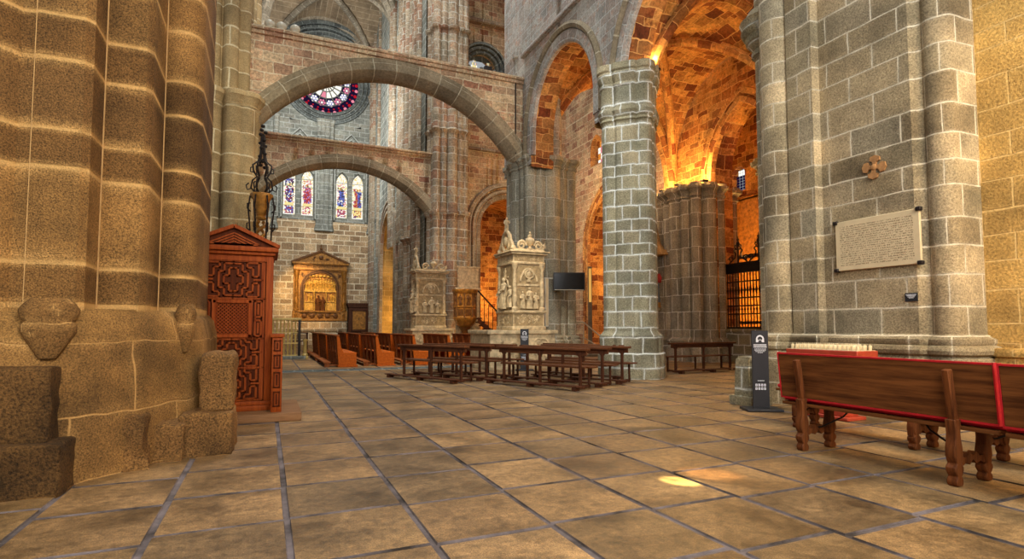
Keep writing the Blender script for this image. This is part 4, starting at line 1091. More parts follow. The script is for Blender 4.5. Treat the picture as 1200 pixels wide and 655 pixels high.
# ================================================================ PEWS
def make_pew():
    # local: runs +y from 0..L, person faces +x
    t = thing('pew', '', 'pew'); L = 3.35
    ends = []
    for k, y in enumerate((0, L-.05)):
        m = MB(); m.prism([(-.06, .06), (.5, .06), (.5, .42), (.46, .46), (.1, .46), (.02, .62), (-.06, 1.02), (-.13, 1.02), (-.1, .5)], y, y+.05, axis='y')
        m.build('end_panel', 'wpew', t, bevel=.008)
    m = MB(); m.box(-.02, .52, .05, L-.05, .42, .46, ch=.008); m.build('seat', 'wpew', t)
    m = MB(); m.box(.42, .46, .05, L-.05, .08, .42); m.build('seat_front', 'wpew', t)
    m = MB(); m.prism([(-.03, .5), (.0, .5), (-.085, 1.0), (-.115, 1.0)], .05, L-.05, axis='y'); m.build('backrest', 'wpewback', t)
    m = MB(); m.box(-.19, -.04, -.02, L+.02, 1.0, 1.04, ch=.01); m.build('top_rail', 'wpewback', t)
    for k in range(4):
        y = .35+k*.8; m = MB(); m.prism([(-.02, 0), (-.10, 0), (-.11, .5), (-.17, .98), (-.10, .98), (-.05, .5)], y, y+.06, axis='y'); m.build('back_leg', 'wpewback', t)
    m = MB(); m.box(-.08, .54, -.03, L+.03, 0, .06, ch=.01); m.build('plinth', 'wpew', t)
    m = MB(); m.box(-.5, -.28, .15, L-.15, .12, .17, ch=.01); m.box(-.47, -.31, .2, .3, 0.0, .12); m.box(-.47, -.31, L-.3, L-.2, 0.0, .12); m.box(-.32, -.08, .2, .26, .04, .08); m.box(-.32, -.08, L-.3, L-.24, .04, .08); m.build('kneeler', 'wpewback', t)
    return t
pew = None; near = ['nearest', 'middle', 'farthest']
for r in range(5):
    for s in range(3 if r < 3 else 1):
        o = pew if (r == 0 and s == 0 and pew) else (make_pew() if pew is None else copy_tree(pew))
        pew = pew or o
        if False: pass
        o.location = (2.2+r*1.24, 18.72+s*3.75, 0); o['group'] = 'orange wooden pews in the nave'
        o['label'] = 'orange wooden pew, %s in the %s row counted from the brass railing' % (near[s], ORD[r])

# ================================================================ KNEELER BENCHES (dark, set at an angle)
def make_kneel(L=2.55):
    t = thing('kneeler_bench', '', 'bench')
    # local y along the bench; seat on +x, kneeler on -x
    m = MB(); m.box(-.09, .09, 0, L, .80, .85, ch=.012); m.box(-.015, .03, .05, L-.05, .70, .80); m.build('top_board', 'wtable', t)
    for y in (.2, L*.5, L-.2):
        m = MB(); m.box(-.03, .025, y-.025, y+.025, 0, .80); m.prism([(y-.03, .80), (y-.13, .80), (y-.10, .74), (y-.03, .66)], -.02, .02, axis='x'); m.prism([(y+.03, .80), (y+.13, .80), (y+.10, .74), (y+.03, .66)], -.02, .02, axis='x'); m.build('post', 'wpost', t)
        m = MB(); m.box(.305, .345, y-.02, y+.02, .0, .43); m.build('seat_leg', 'wpost', t)
        m = MB(); m.box(-.03, .35, y-.02, y+.02, .02, .07); m.build('floor_rail', 'wpost', t)
    m = MB(); m.box(.08, .40, .02, L-.02, .43, .465, ch=.008); m.box(-.02, .08, .1, L-.1, .43, .46); m.build('seat', 'wtable', t)
    m = MB(); m.box(-.44, -.27, -.05, L+.05, .075, .10, ch=.006); m.build('kneeling_board', 'wpost', t)
    for y in (.08, L*.5, L-.08):
        m = MB(); m.box(-.43, -.28, y-.05, y+.05, 0., .075, ch=.01); m.box(-.28, -.02, y-.02, y+.02, .02, .06); m.build('kneeler_foot', 'wpost', t)
    return t
KA = rad(25); dv = Vector((-math.sin(KA), math.cos(KA), 0)); nv = Vector((math.cos(KA), math.sin(KA), 0))
k0 = None
KL = {(0, 0): 'dark kneeler bench at the front left of the angled group, end towards the pews',
      (0, 1): 'dark kneeler bench in the second row of the left angled group', (0, 2): 'dark kneeler bench in the rear row of the left angled group',
      (1, 0): 'dark kneeler bench at the very front of the right angled group', (1, 1): 'dark kneeler bench in the second row of the right angled group',
      (1, 2): 'dark kneeler bench in the third row of the right angled group, before the thick column', (1, 3): 'dark kneeler bench in the last row of the right angled group, nearest the wall screen'}
for g, (bx, by, nrow) in enumerate(((4.3, 12.35, 3), (6.12, 9.95, 4))):
    for k in range(nrow):
        if k0 is None: k0 = make_kneel(); o = k0
        else: o = copy_tree(k0)
        p = Vector((bx, by, 0))+nv*.86*k+dv*(.0 if k < 3 else .6); o.location = p; o.rotation_euler = (0, 0, KA); o['group'] = 'dark kneeler benches'
        o['label'] = KL[(g, k)]
o = copy_tree(k0); o.location = (13.0, 12.75, 0); o.rotation_euler = (0, 0, rad(93)); o['label'] = 'dark kneeler bench standing right of the thick column, before the clustered wall pier'; o['group'] = 'dark kneeler benches'
# ================================================================ CARVED FIGURES
def relief_figure(m, x, y, z, h, seed=0, mi=0, tilt=0.):
    """small robed carved figure standing proud of a panel"""
    r = h*.16; q = random.Random(seed); old = m.M
    m.M = old @ Matrix.Translation((x, y, z)) @ Matrix.Rotation(tilt, 4, 'Y')
    m.lathe([(r*1.05, 0), (r*1.0, h*.1), (r*.8, h*.35), (r*.75, h*.5), (r*.95, h*.66), (r*.98, h*.76), (r*.5, h*.83), (r*.3, h*.86)], 12, sx=1, sy=.75, mi=mi)
    m.ball((0, -r*.1, h*.92), (h*.065, h*.07, h*.082), mi, 10)
    s = q.choice((-1, 1))
    m.tube([(s*r*.85, -r*.2, h*.76), (s*r*1.15, -r*.6, h*.6), (s*r*.3, -r*1.0, h*.58)], [h*.05, h*.045, h*.035], 7, mi)
    m.tube([(-s*r*.85, -r*.2, h*.76), (-s*r*1.2, -r*.3, h*.58), (-s*r*.9, -r*.9, h*.48)], [h*.05, h*.045, h*.035], 7, mi)
    for k in range(4): m.tube([(r*(-.6+.4*k), -r*.62, h*.03), (r*(-.5+.33*k), -r*.66, h*.3), (r*(-.35+.25*k), -r*.6, h*.5)], h*.022, 5, mi)
    m.M = old
def scroll(m, x, y, z, r, s=1, t=.02, mi=0, turns=1.5):
    n = 22; pts = [(x+s*r*(1-.8*i/n)*math.cos(turns*2*PI*i/n), y, z+r*(1-.8*i/n)*math.sin(turns*2*PI*i/n)) for i in range(n+1)]
    m.tube(pts, [t*(1.1-.5*i/n) for i in range(n+1)], 6, mi)
def foliage(m, x0, x1, z0, z1, y, seed, mi=0, k=None):
    q = random.Random(seed); w, h = x1-x0, z1-z0; sz = min(w, h)
    for i in range(k or max(2, int(w*h/(sz*sz)*2.2))):
        s = q.choice((-1, 1)); r = sz*q.uniform(.16, .26)
        scroll(m, x0+w*q.uniform(.15, .85), y, z0+h*q.uniform(.22, .78), r, s, r*.16, mi)
        m.ball((x0+w*q.uniform(.1, .9), y, z0+h*q.uniform(.15, .85)), (r*.45, r*.3, r*.45), mi, 8)

# ---------------------------------------------------------------- carved altars on the piers
def urn(m, x, y, z, h):
    m.lathe([(h*.16, 0), (h*.2, h*.05), (h*.08, h*.14), (h*.07, h*.2), (h*.24, h*.36), (h*.27, h*.48), (h*.2, h*.6), (h*.1, h*.66), (h*.12, h*.72), (h*.05, h*.84), (h*.07, h*.9), (.005, h)], 14, (x, y, z))
def carved_altar(loc, w, d, z0, z1, label, ext=.95, seed=1):
    t = thing('carved_altar', label, 'altar', loc)
    m = MB(); m.box(-w/2-ext, w/2+.15, -d/2-.45, d/2, 0, z0-.14); m.box(-w/2-ext-.1, w/2+.22, -d/2-.52, d/2, z0-.14, z0-.02, ch=.02); m.box(-w/2-ext-.05, w/2+.18, -d/2-.48, d/2, 0, .12, ch=.02)
    p = m.build('altar_base', 'marble', t)
    m = MB()
    foliage(m, -w/2-ext+.05, w/2+.1, .2, z0-.2, -d/2-.455, seed+5, k=14); m.build('base_relief', 'marble', p)
    H = z1-z0; zp = z0+H*.24
    m = MB(); m.box(-w/2-.04, w/2+.04, -d/2-.04, d/2, z0-.02, z0+.1, ch=.015); m.box(-w/2, w/2, -d/2, d/2, z0+.1, zp-.08); m.box(-w/2-.06, w/2+.06, -d/2-.06, d/2, zp-.08, zp, ch=.015)
    m.box(-w/2+.03, w/2-.03, -d/2+.03, d/2, zp, z1-.42)
    m.box(-w/2-.03, w/2+.03, -d/2-.03, d/2, z1-.42, z1-.34, ch=.01); m.box(-w/2, w/2, -d/2, d/2, z1-.34, z1-.12); m.box(-w/2-.1, w/2+.1, -d/2-.1, d/2, z1-.12, z1-.05, ch=.015); m.box(-w/2-.15, w/2+.15, -d/2-.15, d/2, z1-.05, z1, ch=.012)
    m.build('body', 'marble', t, bevel=.008)
    for x, y in ((-w/2+.07, -d/2+.03), (w/2-.07, -d/2+.03), (-w/2+.03, d/2-.14)):   # candelabra columns at the corners
        m = MB(); m.lathe([(.1, zp), (.1, zp+.08), (.06, zp+.12), (.09, zp+.4), (.06, zp+.55), (.08, zp+.7), (.06, zp+.95), (.055, z1-.62), (.1, z1-.5), (.11, z1-.42)], 12, (x, y, 0)); m.build('corner_column', 'marble', t)
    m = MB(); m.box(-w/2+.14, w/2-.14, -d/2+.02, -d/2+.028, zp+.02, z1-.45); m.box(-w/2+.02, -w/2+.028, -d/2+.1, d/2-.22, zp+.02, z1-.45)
    m.box(-w/2+.04, w/2-.04, -d/2-.002, -d/2+.01, z0+.12, zp-.1); m.box(-w/2+.04, w/2-.04, -d/2-.002, -d/2+.01, z1-.33, z1-.13); m.build('relief_ground', 'marbleshade', t)
    def fig(mat, *a):
        q = MB()
        if mat is not None: q.M = mat.copy()
        relief_figure(q, *a); q.build('carved_figure', 'marble', t)
    def fol(mat, *a, **kw):
        q = MB()
        if mat is not None: q.M = mat.copy()
        foliage(q, *a, **kw); q.build('foliage_relief', 'marble', t)
    # front panel reliefs
    m = MB(); y = -d/2+.03
    zm = zp+(z1-.42-zp)*.55
    m.box(-w/2+.16, w/2-.16, y-.03, y, zm-.03, zm+.03)
    m.sweep(arc_path(0, w*.26, zm+.12, w*.3, 'round', 20), [(-.02, y-.04), (-.02, y), (.03, y), (.03, y-.04)], PY)
    for k, (x, h) in enumerate(((-.2*w, .5), (0.02*w, .62), (.22*w, .48))): fig(None, x, y-.04, zp+.06, h*(zm-zp)*1.35, seed+k)
    scroll(m, 0, y-.03, zm+.33, .17, 1, .04); scroll(m, .02, y-.03, zm+.33, .24, -1, .03, turns=1.1); m.ball((0, y-.05, zm+.34), (.09, .06, .1))
    fig(None, .0, y-.03, zm+.1, .38, seed+9)
    fol(None, -w/2+.05, w/2-.05, z0+.12, zp-.1, -d/2-.005, seed+1, k=8); fol(None, -w/2+.05, w/2-.05, z1-.33, z1-.13, -d/2-.005, seed+2, k=7)
    m.build('front_relief', 'marble', t)
    m = MB(); m.M = Matrix.Rotation(-PI/2, 4, 'Z')      # local x -> -y : the side facing -x
    y = -w/2+.03
    fig(m.M, .0, y-.06, zp+.06, (zm-zp)*1.25, seed+20); m.box(-.25, .25, y-.04, y, zm+.25, zm+.3); m.sweep(arc_path(0, .26, zm-.05, .28, 'round', 16), [(-.02, y-.05), (-.02, y), (.03, y), (.03, y-.05)], PY)
    fig(m.M, .02, y-.02, zm+.22, .36, seed+23); fol(m.M, -d/2+.1, d/2-.1, z0+.12, zp-.1, -w/2-.005, seed+3, k=8); fol(m.M, -d/2+.05, d/2-.05, z1-.33, z1-.13, -w/2-.005, seed+4, k=7)
    for x in (-.42, .42): fig(m.M, x, y-.03, zp+.1, .7, seed+30)
    m.build('side_relief', 'marble', t)
    # crest
    m = MB(); c = .12
    m.box(-w/2, w/2, -d/2, -d/2+.2, z1, z1+.08); urn(m, w*.1, -d/2+.14, z1+.06, .62)
    for x, s in ((-w*.18, 1), (w*.36, -1)): scroll(m, x, -d/2+.12, z1+.2, .16, s, .045)
    relief_figure(m, w*.45, -d/2+.1, z1, .34, seed+40, tilt=rad(25))
    n = 26; cx = -w/2+.14; cy = .2     # openwork ring crest above the narrow side
    m.tube([(cx, cy+.3*math.cos(2*PI*i/n), z1+.40+.32*math.sin(2*PI*i/n)) for i in range(n)], .065, 8, closed=True)
    m.ball((cx, cy, z1+.4), (.1, .15, .17)); relief_figure(m, cx, cy, z1+.72, .5, seed+41)
    for s in (-1, 1): m.tube([(cx, cy+s*.55, z1+.02), (cx, cy+s*.5, z1+.25), (cx, cy+s*.36, z1+.42), (cx, cy+s*.34, z1+.6)], [.07, .06, .05, .03], 8); m.ball((cx, cy+s*.55, z1+.12), .1)
    m.build('crest', 'marble', t)
    return t
carved_altar((7.62, 16.6, 0), 1.1, 1.3, 1.22, 3.72, 'tall carved cream alabaster altar with urn and ring crest, beside the dark screen', seed=3)
carved_altar((7.05, 25.9, 0), 1.45, .9, 1.25, 3.95, 'distant carved stone altar left of the gilded pulpit', ext=.25, seed=60)

# ---------------------------------------------------------------- pulpit and stair
def pulpit():
    t = thing('pulpit', 'gilded polygonal pulpit on a slender stem with wooden stair', 'pulpit', (8.35, 24.3, 0))
    m = MB(); m.lathe([(.36, 0), (.36, .1), (.16, .2), (.09, .5), (.12, .85), (.1, .95), (.2, 1.15), (.3, 1.3)], 12); m.build('stem', 'golddark', t)
    m = MB(); m.lathe([(.2, 1.25), (.42, 1.42), (.5, 1.6), (.54, 1.66), (.54, 1.74), (.5, 1.78), (.5, 2.16), (.54, 2.2), (.54, 2.27), (.5, 2.3), (.5, 2.8), (.56, 2.86), (.6, 2.96), (.6, 3.02)], 8, sm=False, a0=PI/8); b = m.build('gilded_basket', 'gold', t)
    m = MB()
    for k in range(8):
        a = 2*PI*k/8+PI/8; c, s = math.cos(a), math.sin(a); m.lathe([(.045, 1.76), (.03, 1.85), (.03, 2.7), (.05, 2.85)], 8, (c*.51, s*.51, 0))
        a = 2*PI*k/8; m.M = Matrix.Rotation(a+PI/2, 4, 'Z')
        relief_figure(m, 0, -.47, 2.32, .46, k); m.box(-.13, .13, -.49, -.46, 1.83, 2.1); m.M = Matrix()
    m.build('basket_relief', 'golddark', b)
    m = MB()
    for k in range(11): m.box(.5+k*.17, .5+(k+1)*.17+.03, -.35, .45, 1.72-k*.165-.06, 1.72-k*.165)
    m.build('stair_treads', 'wdark', t)
    m = MB(); m.prism([(.5, 1.5), (.5, 1.75), (2.45, -.0+.02), (2.15, .0)], -.4, -.34, axis='y'); m.build('stringer', 'wdark', t)
    m = MB(); m.bar((.5, -.37, 2.95), (2.4, -.37, 1.05), .06, .06)
    for k in range(9):
        x = .6+k*.21; z = 1.68-(x-.5)*.97; m.bar((x, -.37, max(.0, z)), (x, -.37, 2.87-(x-.5)), .025, .025)
    m.lathe([(.06, 0), (.06, .1), (.035, .15), (.035, 1.1), (.06, 1.2), (.0, 1.26)], 8, (2.45, -.37, 0)); m.build('stair_rail', 'iron', t)
    m = MB(); m.box(-.2, .95, .65, .8, 0, 3.05); m.box(-.25, 1.02, .62, .85, 3.05, 3.15, ch=.015); m.box(-.15, .9, .66, .7, 3.15, 4.1); m.box(-.2, .95, .64, .72, 4.1, 4.18); m.build('back_screen', 'marble', t, bevel=.01)
pulpit()

# ---------------------------------------------------------------- gilded retable on the far wall
def retable():
    t = thing('retable', 'gilded altarpiece with round arch, niche statues and pointed pediment on the far wall', 'altarpiece', (3.62, 44.3, 0))
    W = 1.9
    m = MB(); m.box(-1.5, 1.5, -.95, -.1, 0, 1.0); m.box(-1.6, 1.6, -1.02, -.08, 1.0, 1.12, ch=.02); m.box(-1.9, 1.9, -.4, 0, 0, 1.75); m.build('altar_table', 'beige', t)
    m = MB(); m.box(-W, W, -.22, 0, 1.75, 6.1); m.box(-W-.05, W+.05, -.5, 0, 1.75, 1.85, ch=.02); m.box(-W+.35, W-.35, -.36, 0, 1.85, 2.4); m.box(-W-.05, W+.05, -.52, 0, 2.4, 2.5, ch=.02)
    m.box(-W-.02, W+.02, -.42, 0, 5.55, 5.7, ch=.02); m.box(-W, W, -.36, 0, 5.7, 5.98); m.box(-W-.12, W+.12, -.55, 0, 5.98, 6.12, ch=.02); b = m.build('frame', 'gold', t)
    for x in (-W+.2, W-.2):
        m = MB(); m.box(x-.26, x+.26, -.5, -.0, 1.85, 2.42); m.box(x-.2, x+.2, -.3, -.2, 2.5, 5.5)
        m.lathe([(.2, 2.5), (.2, 2.62), (.13, 2.7), (.17, 3.2), (.14, 3.3), (.13, 5.0), (.18, 5.2), (.22, 5.5)], 12, (x, -.38, 0))
        for z in (2.9, 3.6, 4.4): relief_figure(m, x, -.48, z, .5, int(z*10))
        relief_figure(m, x, -.52, 1.88, .5, 4)
        m.build('column', 'gold', t)
    m = MB(); m.prism([(-W-.12, 6.12), (W+.12, 6.12), (0, 7.0)], -.4, 0, axis='y'); pd = m.build('pediment', 'gold', t)
    m = MB(); 
    for a, c in (((-W-.2, 6.12), (0, 7.02)), ((W+.2, 6.12), (0, 7.02))): m.bar((a[0], -.3, a[1]), (c[0], -.3, c[1]), .5, .12)
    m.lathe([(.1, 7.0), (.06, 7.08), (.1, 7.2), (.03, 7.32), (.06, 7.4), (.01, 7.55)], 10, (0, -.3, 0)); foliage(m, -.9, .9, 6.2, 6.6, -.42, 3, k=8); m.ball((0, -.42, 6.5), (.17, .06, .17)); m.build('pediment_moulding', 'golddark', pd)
    ap = arc_path(0, 1.2, 4.25, 1.18)
    m = MB(); 
    for d in (0, .14): m.sweep(jambed(ap, 2.5), [(-.06+d, -.24), (-.05+d, -.42), (.05+d, -.42), (.06+d, -.24)], PY)
    m.build('arch_moulding', 'golddark', t)
    m = MB(); m.box(-1.2, 1.2, -.38, -.2, 3.92, 4.05)
    for k in range(11): 
        x = -1.0+k*.2; h = .62+.3*math.sqrt(max(0, 1-(x/1.05)**2)); relief_figure(m, x, -.3, 4.05, h, 70+k)
    for k in range(7): m.ball((-.8+k*.27, -.3, 5.0+.25*math.sqrt(max(0, 1-((-.8+k*.27)/1.1)**2))-.12), (.13, .08, .1))
    m.build('tympanum_relief', 'goldbright', t)
    m = MB()
    for s in (-1, 1):
        m.box(s*.8-.34, s*.8+.34, -.34, -.2, 3.15, 3.22); relief_figure(m, s*.8, -.3, 3.22, .62, 90+s); relief_figure(m, s*.8+.18, -.28, 3.22, .5, 93+s); m.box(s*.8-.3, s*.8+.3, -.3, -.2, 2.55, 3.1)
        m.lathe([(.06, 2.5), (.045, 2.6), (.045, 3.75), (.07, 3.9)], 8, (s*.42, -.36, 0)); m.lathe([(.06, 2.5), (.045, 2.6), (.045, 3.75), (.07, 3.9)], 8, (s*1.14, -.36, 0))
    m.build('side_niches', 'goldbright', t)
    m = MB(); m.box(-.4, .4, -.235, -.22, 2.5, 3.9); m.build('niche', 'gold', t)
    m = MB(); relief_figure(m, -.15, -.36, 2.52, 1.15, 11); relief_figure(m, .18, -.34, 2.52, 1.05, 12); m.build('niche_statue', 'wbench', t)
    m = MB(); foliage(m, -1.4, 1.4, 1.9, 2.36, -.37, 15, k=16); 
    for k in range(5): m.ball((-1.1+k*.55, -.37, 2.12), (.2, .05, .2))
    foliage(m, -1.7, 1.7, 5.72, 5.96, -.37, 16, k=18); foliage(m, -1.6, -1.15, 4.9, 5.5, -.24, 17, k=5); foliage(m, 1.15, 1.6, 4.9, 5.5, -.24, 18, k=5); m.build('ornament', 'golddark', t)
retable()
def confess_far():
    t = thing('wall_cabinet', 'dark wooden framed cabinet with pale panel beside the gilded altarpiece', 'cabinet', (6.45, 44.0, 0))
    m = MB(); m.box(-.78, .78, -.35, .3, 0, 2.95); m.build('carcass', 'wdark', t, bevel=.02)
    m = MB(); m.box(-.9, .9, -.45, .34, 2.95, 3.12, ch=.03); m.box(-.84, .84, -.42, .32, 2.8, 2.95, ch=.02); m.build('cornice', 'wdark', t)
    m = MB(); m.box(-.48, .48, -.37, -.34, 1.1, 2.5); m.build('pale_panel', 'gold', t)
    m = MB()
    for s in (-1, 1): m.box(s*.55-.07, s*.55+.07, -.42, -.34, 1.0, 2.6)
    m.box(-.6, .6, -.42, -.34, .95, 1.08); m.box(-.6, .6, -.42, -.34, 2.5, 2.62); m.build('frame', 'wdark', t, bevel=.015)
confess_far()
def small_table():
    t = thing('side_table', 'small dark open table standing left of the far pews', 'table', (1.75, 34.5, 0))
    m = MB(); m.box(-.45, .45, -.3, .3, .92, .98, ch=.01); m.build('tabletop', 'wdark', t)
    for x in (-.4, .4):
        for y in (-.25, .25): m = MB(); m.box(x-.04, x+.04, y-.04, y+.04, 0, .92); m.build('leg', 'wdark', t)
    m = MB(); m.box(-.4, .4, -.27, -.23, .45, .52); m.box(-.4, .4, .23, .27, .45, .52); m.build('stretcher', 'wdark', t)
small_table()

# ---------------------------------------------------------------- screen and speaker on the second pier
t = thing('wall_screen', 'flat dark television screen hung beside the tall carved altar', 'television', (9.55, 16.75, 2.87), rad(-22))
m = MB(); m.box(-.55, .55, -.05, .05, -.31, .31); m.build('bezel', 'black', t, bevel=.01)
m = MB(); m.box(-.52, .52, -.056, -.05, -.27, .285); m.build('display', 'screen', t)
m = MB(); m.box(-.5, .5, -.054, -.05, -.30, -.285); m.build('front_strip', 'pale', t)
m = MB(); m.bar((0, .05, 0), (0, .6, 0), .06, .06); m.build('bracket', 'iron', t)
t = thing('column_speaker', 'slim tall pale loudspeaker on the pier between carved altar and screen', 'loudspeaker', (8.78, 16.98, 1.3))
m = MB(); m.box(-.07, .07, -.05, .05, 0, 1.7); m.build('housing', 'pale', t, bevel=.015)
m = MB(); m.box(-.05, .05, -.056, -.05, .05, 1.65)
for k in range(30): m.box(-.05, .05, -.06, -.056, .07+k*.053, .09+k*.053)
m.build('grille', 'cream', t)
m = MB(); m.box(-.02, .02, .05, .3, .3, .34); m.box(-.02, .02, .05, .3, 1.3, 1.34); m.build('bracket', 'iron', t)

# ---------------------------------------------------------------- painted statue with corbel and canopy
def statue():
    x, y = 14.16, 17.98
    m = MB(); m.lathe([(.03, 0), (.1, .1), (.16, .3), (.3, .46), (.36, .5), (.36, .6)], 10, (0, 0, 0)); m.box(-.2, .2, -.2, .2, .5, .6)
    tag(m.build('corbel', 'grey', loc=(x-.05, y+.1, 1.45)), 'stone corbel carrying the painted statue', 'corbel')
    m = MB(); m.box(-.45, .3, -.5, .5, 0, .1, ch=.02); m.box(-.4, .3, -.44, .44, .1, .22, ch=.02); m.lathe([(.36, .22), (.2, .5), (.12, .9), (.05, 1.2)], 8, (.1, 0, 0), sm=False)
    tag(m.build('canopy', 'rib', loc=(x, y, 4.15)), 'moulded stone canopy above the painted statue', 'canopy')
    t = thing('saint_statue', 'painted statue of a robed person in red tunic and grey blue cloak', 'statue', (x-.02, y, 2.05), rad(-55))
    m = MB(); H = 1.72
    m.lathe([(.2, .16), (.24, .18), (.25, .3), (.21, .7), (.19, .95), (.2, 1.1)], 20, sy=.8)
    for k in range(9): m.tube([(.2*math.cos(a), .17*math.sin(a), z) for a, z in [(2*PI*k/9, .2), (2*PI*k/9+.06, .5), (2*PI*k/9, .95)]], [.035, .028, .018], 6)
    m.build('grey_blue_robe', 'robe_blue', t)
    m = MB(); m.lathe([(.21, .0), (.27, .03), (.26, .22)], 20, sy=.8)
    m.tube([(-.2, .02, .1), (-.23, .05, .6), (-.22, .08, 1.1), (-.16, .1, 1.36)], [.1, .09, .09, .06], 10); m.build('ochre_mantle', 'robe_gold', t)
    m = MB(); m.lathe([(.19, 1.0), (.2, 1.1), (.21, 1.22), (.2, 1.32), (.13, 1.4), (.065, 1.44), (.06, 1.46)], 20, sy=.72)
    for s in (-1, 1): m.tube([(s*.18, 0, 1.34), (s*.26, -.03, 1.18), (s*.27, -.1, 1.04), (s*.16, -.22, 1.06)], [.075, .075, .065, .055], 10)
    m.build('red_tunic', 'robe_red', t)
    m = MB(); m.ball((0, -.02, 1.585), (.082, .095, .118), n=18); m.lathe([(.05, 1.42), (.048, 1.5)], 12, (0, 0, 0)); m.ball((0, -.118, 1.575), (.016, .022, .028), n=8)
    for s in (-1, 1): m.ball((s*.082, 0, 1.58), (.014, .02, .03), n=8)
    for s in (-1, 1):
        hx = s*.13; m.ball((hx, -.245, 1.07), (.04, .03, .05), n=10)
        for f in range(4): m.tube([(hx-.03+f*.02, -.255, 1.09), (hx-.03+f*.02-s*.01, -.285, 1.11), (hx-.03+f*.02-s*.02, -.29, 1.14-.006*abs(f-1.5))], [.011, .010, .008], 6)
        m.tube([(hx-s*.035, -.24, 1.06), (hx-s*.06, -.265, 1.09), (hx-s*.06, -.275, 1.115)], [.012, .011, .009], 6)
    sk = m.build('head_and_hands', 'skin', t)
    m = MB(); m.ball((0, .02, 1.625), (.098, .10, .105), n=16); m.tube([(-.08, .04, 1.6), (-.1, .04, 1.5), (-.09, .05, 1.42)], .035, 8); m.tube([(.08, .04, 1.6), (.1, .04, 1.5), (.09, .05, 1.42)], .035, 8); m.ball((0, -.095, 1.505), (.045, .035, .05), n=10); m.build('hair_and_beard', 'hair', t)
    m = MB()
    for s in (-1, 1): m.ball((s*.03, -.108, 1.603), (.012, .008, .007), n=8)
    m.ball((0, -.112, 1.54), (.022, .008, .006), n=8); m.build('eyes_and_mouth', 'hair', sk)
statue()

# ---------------------------------------------------------------- iron gate and chapel retable
def gate():
    t = thing('iron_gate', 'tall black iron chapel gate with scrolled crest before orange light', 'gate', (16.05, 14.5, 0), rad(90))
    W = 1.55
    m = MB(); m.box(-W, W, -.2, .2, 0, 1.2, ch=.02); m.box(-W-.02, W+.02, -.25, .25, 1.1, 1.22, ch=.02)
    m.build('stone_parapet', 'grey', t)
    m = MB()
    m.box(-W, W, -.07, .07, 3.3, 3.62); m.box(-W, W, -.09, .09, 3.62, 3.68); m.box(-W, W, -.04, .04, 1.22, 1.3)
    for z in (1.75, 2.05, 2.35, 2.95): m.box(-W, W, -.035, .035, z, z+.05)
    m.build('frame', 'iron', t)
    pr = None
    for k in range(23):
        if pr is None:
            m = MB(); m.lathe([(.022, 1.25), (.022, 1.9), (.04, 1.95), (.022, 2.0), (.022, 2.5), (.035, 2.6), (.05, 2.66), (.035, 2.72), (.022, 2.8), (.022, 3.3)], 8); pr = m.build('bar', 'iron', t); o = pr
        else: o = pr.copy(); C.objects.link(o)
        o.location = (-W+.05+k*(2*W-.1)/22, 0, 0)
    m = MB()
    for x in (-.95, 0, .95):
        for s in (-1, 1):
            m.tube([(x+s*a, 0, 3.68+z) for a, z in ((.42, .02), (.3, .12), (.16, .2), (.12, .36), (.2, .46), (.12, .54), (.04, .5))], .03, 7)
            scroll(m, x+s*.34, 0, 3.84, .12, s, .026); scroll(m, x+s*.1, 0, 4.3, .08, -s, .02)
        m.tube([(x, 0, 3.68), (x, 0, 4.5), (x, 0, 4.7)], [.035, .03, .008], 7); m.ball((x, 0, 4.4), (.08, .05, .1)); m.ball((x, 0, 4.56), .05)
    m.build('scrolled_crest', 'iron', t)
gate()
def chapel_retable():
    t = thing('chapel_retable', 'tall gilded altarpiece glowing orange behind the iron gate', 'altarpiece', (20.75, 18.4, 0), rad(90))
    W = 2.6
    m = MB(); m.box(-W, W, -.2, .1, .0, 7.4); m.box(-W-.1, W+.1, -.5, .1, 7.3, 7.5, ch=.03); m.box(-W-.1, W+.1, -.45, .1, 4.5, 4.75, ch=.03); m.box(-W-.1, W+.1, -.5, .1, 1.4, 1.6, ch=.03); m.box(-W, W, -.9, .1, 0, 1.2); m.build('frame', 'gold', t)
    for x in (-2.4, -1.3, -.2, .9, 2.0, 2.5): 
        for z0, z1 in ((1.6, 4.5), (4.75, 7.3)): m = MB(); m.lathe([(.2, z0), (.13, z0+.15), (.15, z0+.8), (.11, z0+1), (.11, z1-.3), (.2, z1)], 10, (x, -.32, 0)); m.build('column', 'gold', t)
    m = MB()
    for i, x in enumerate((-1.85, -.75, .35, 1.45)):
        for z in (1.7, 4.85):
            m.box(x-.42, x+.42, -.26, -.2, z+.0, z+2.3); relief_figure(m, x, -.36, z+.1, 1.5, i); relief_figure(m, x+.28, -.32, z+.1, 1.1, i+7); scroll(m, x, -.3, z+1.95, .25, 1, .05); foliage(m, x-.4, x+.4, z+1.6, z+2.3, -.28, i, k=4)
    m.build('panels', 'golddark', t)
chapel_retable()
def stair_rail():
    t = thing('stair_rail', 'pale sloping metal handrail behind the screen, left of the thick column', 'handrail', (12.2, 20.2, 0))
    m = MB(); m.tube([(-.6, 0, 1.55), (.0, 0, 1.5), (.75, -.25, .85), (.9, -.3, .8)], .03, 8); m.tube([(-.6, 0, .9), (.0, 0, .85), (.75, -.25, .4)], .02, 8); m.build('handrail', 'pale', t)
    for x, y, z in ((-.55, 0, 1.53), (0, 0, 1.48), (.78, -.26, .84)): m = MB(); m.tube([(x, y, 0), (x, y, z)], .025, 8); m.build('post', 'pale', t)
stair_rail()
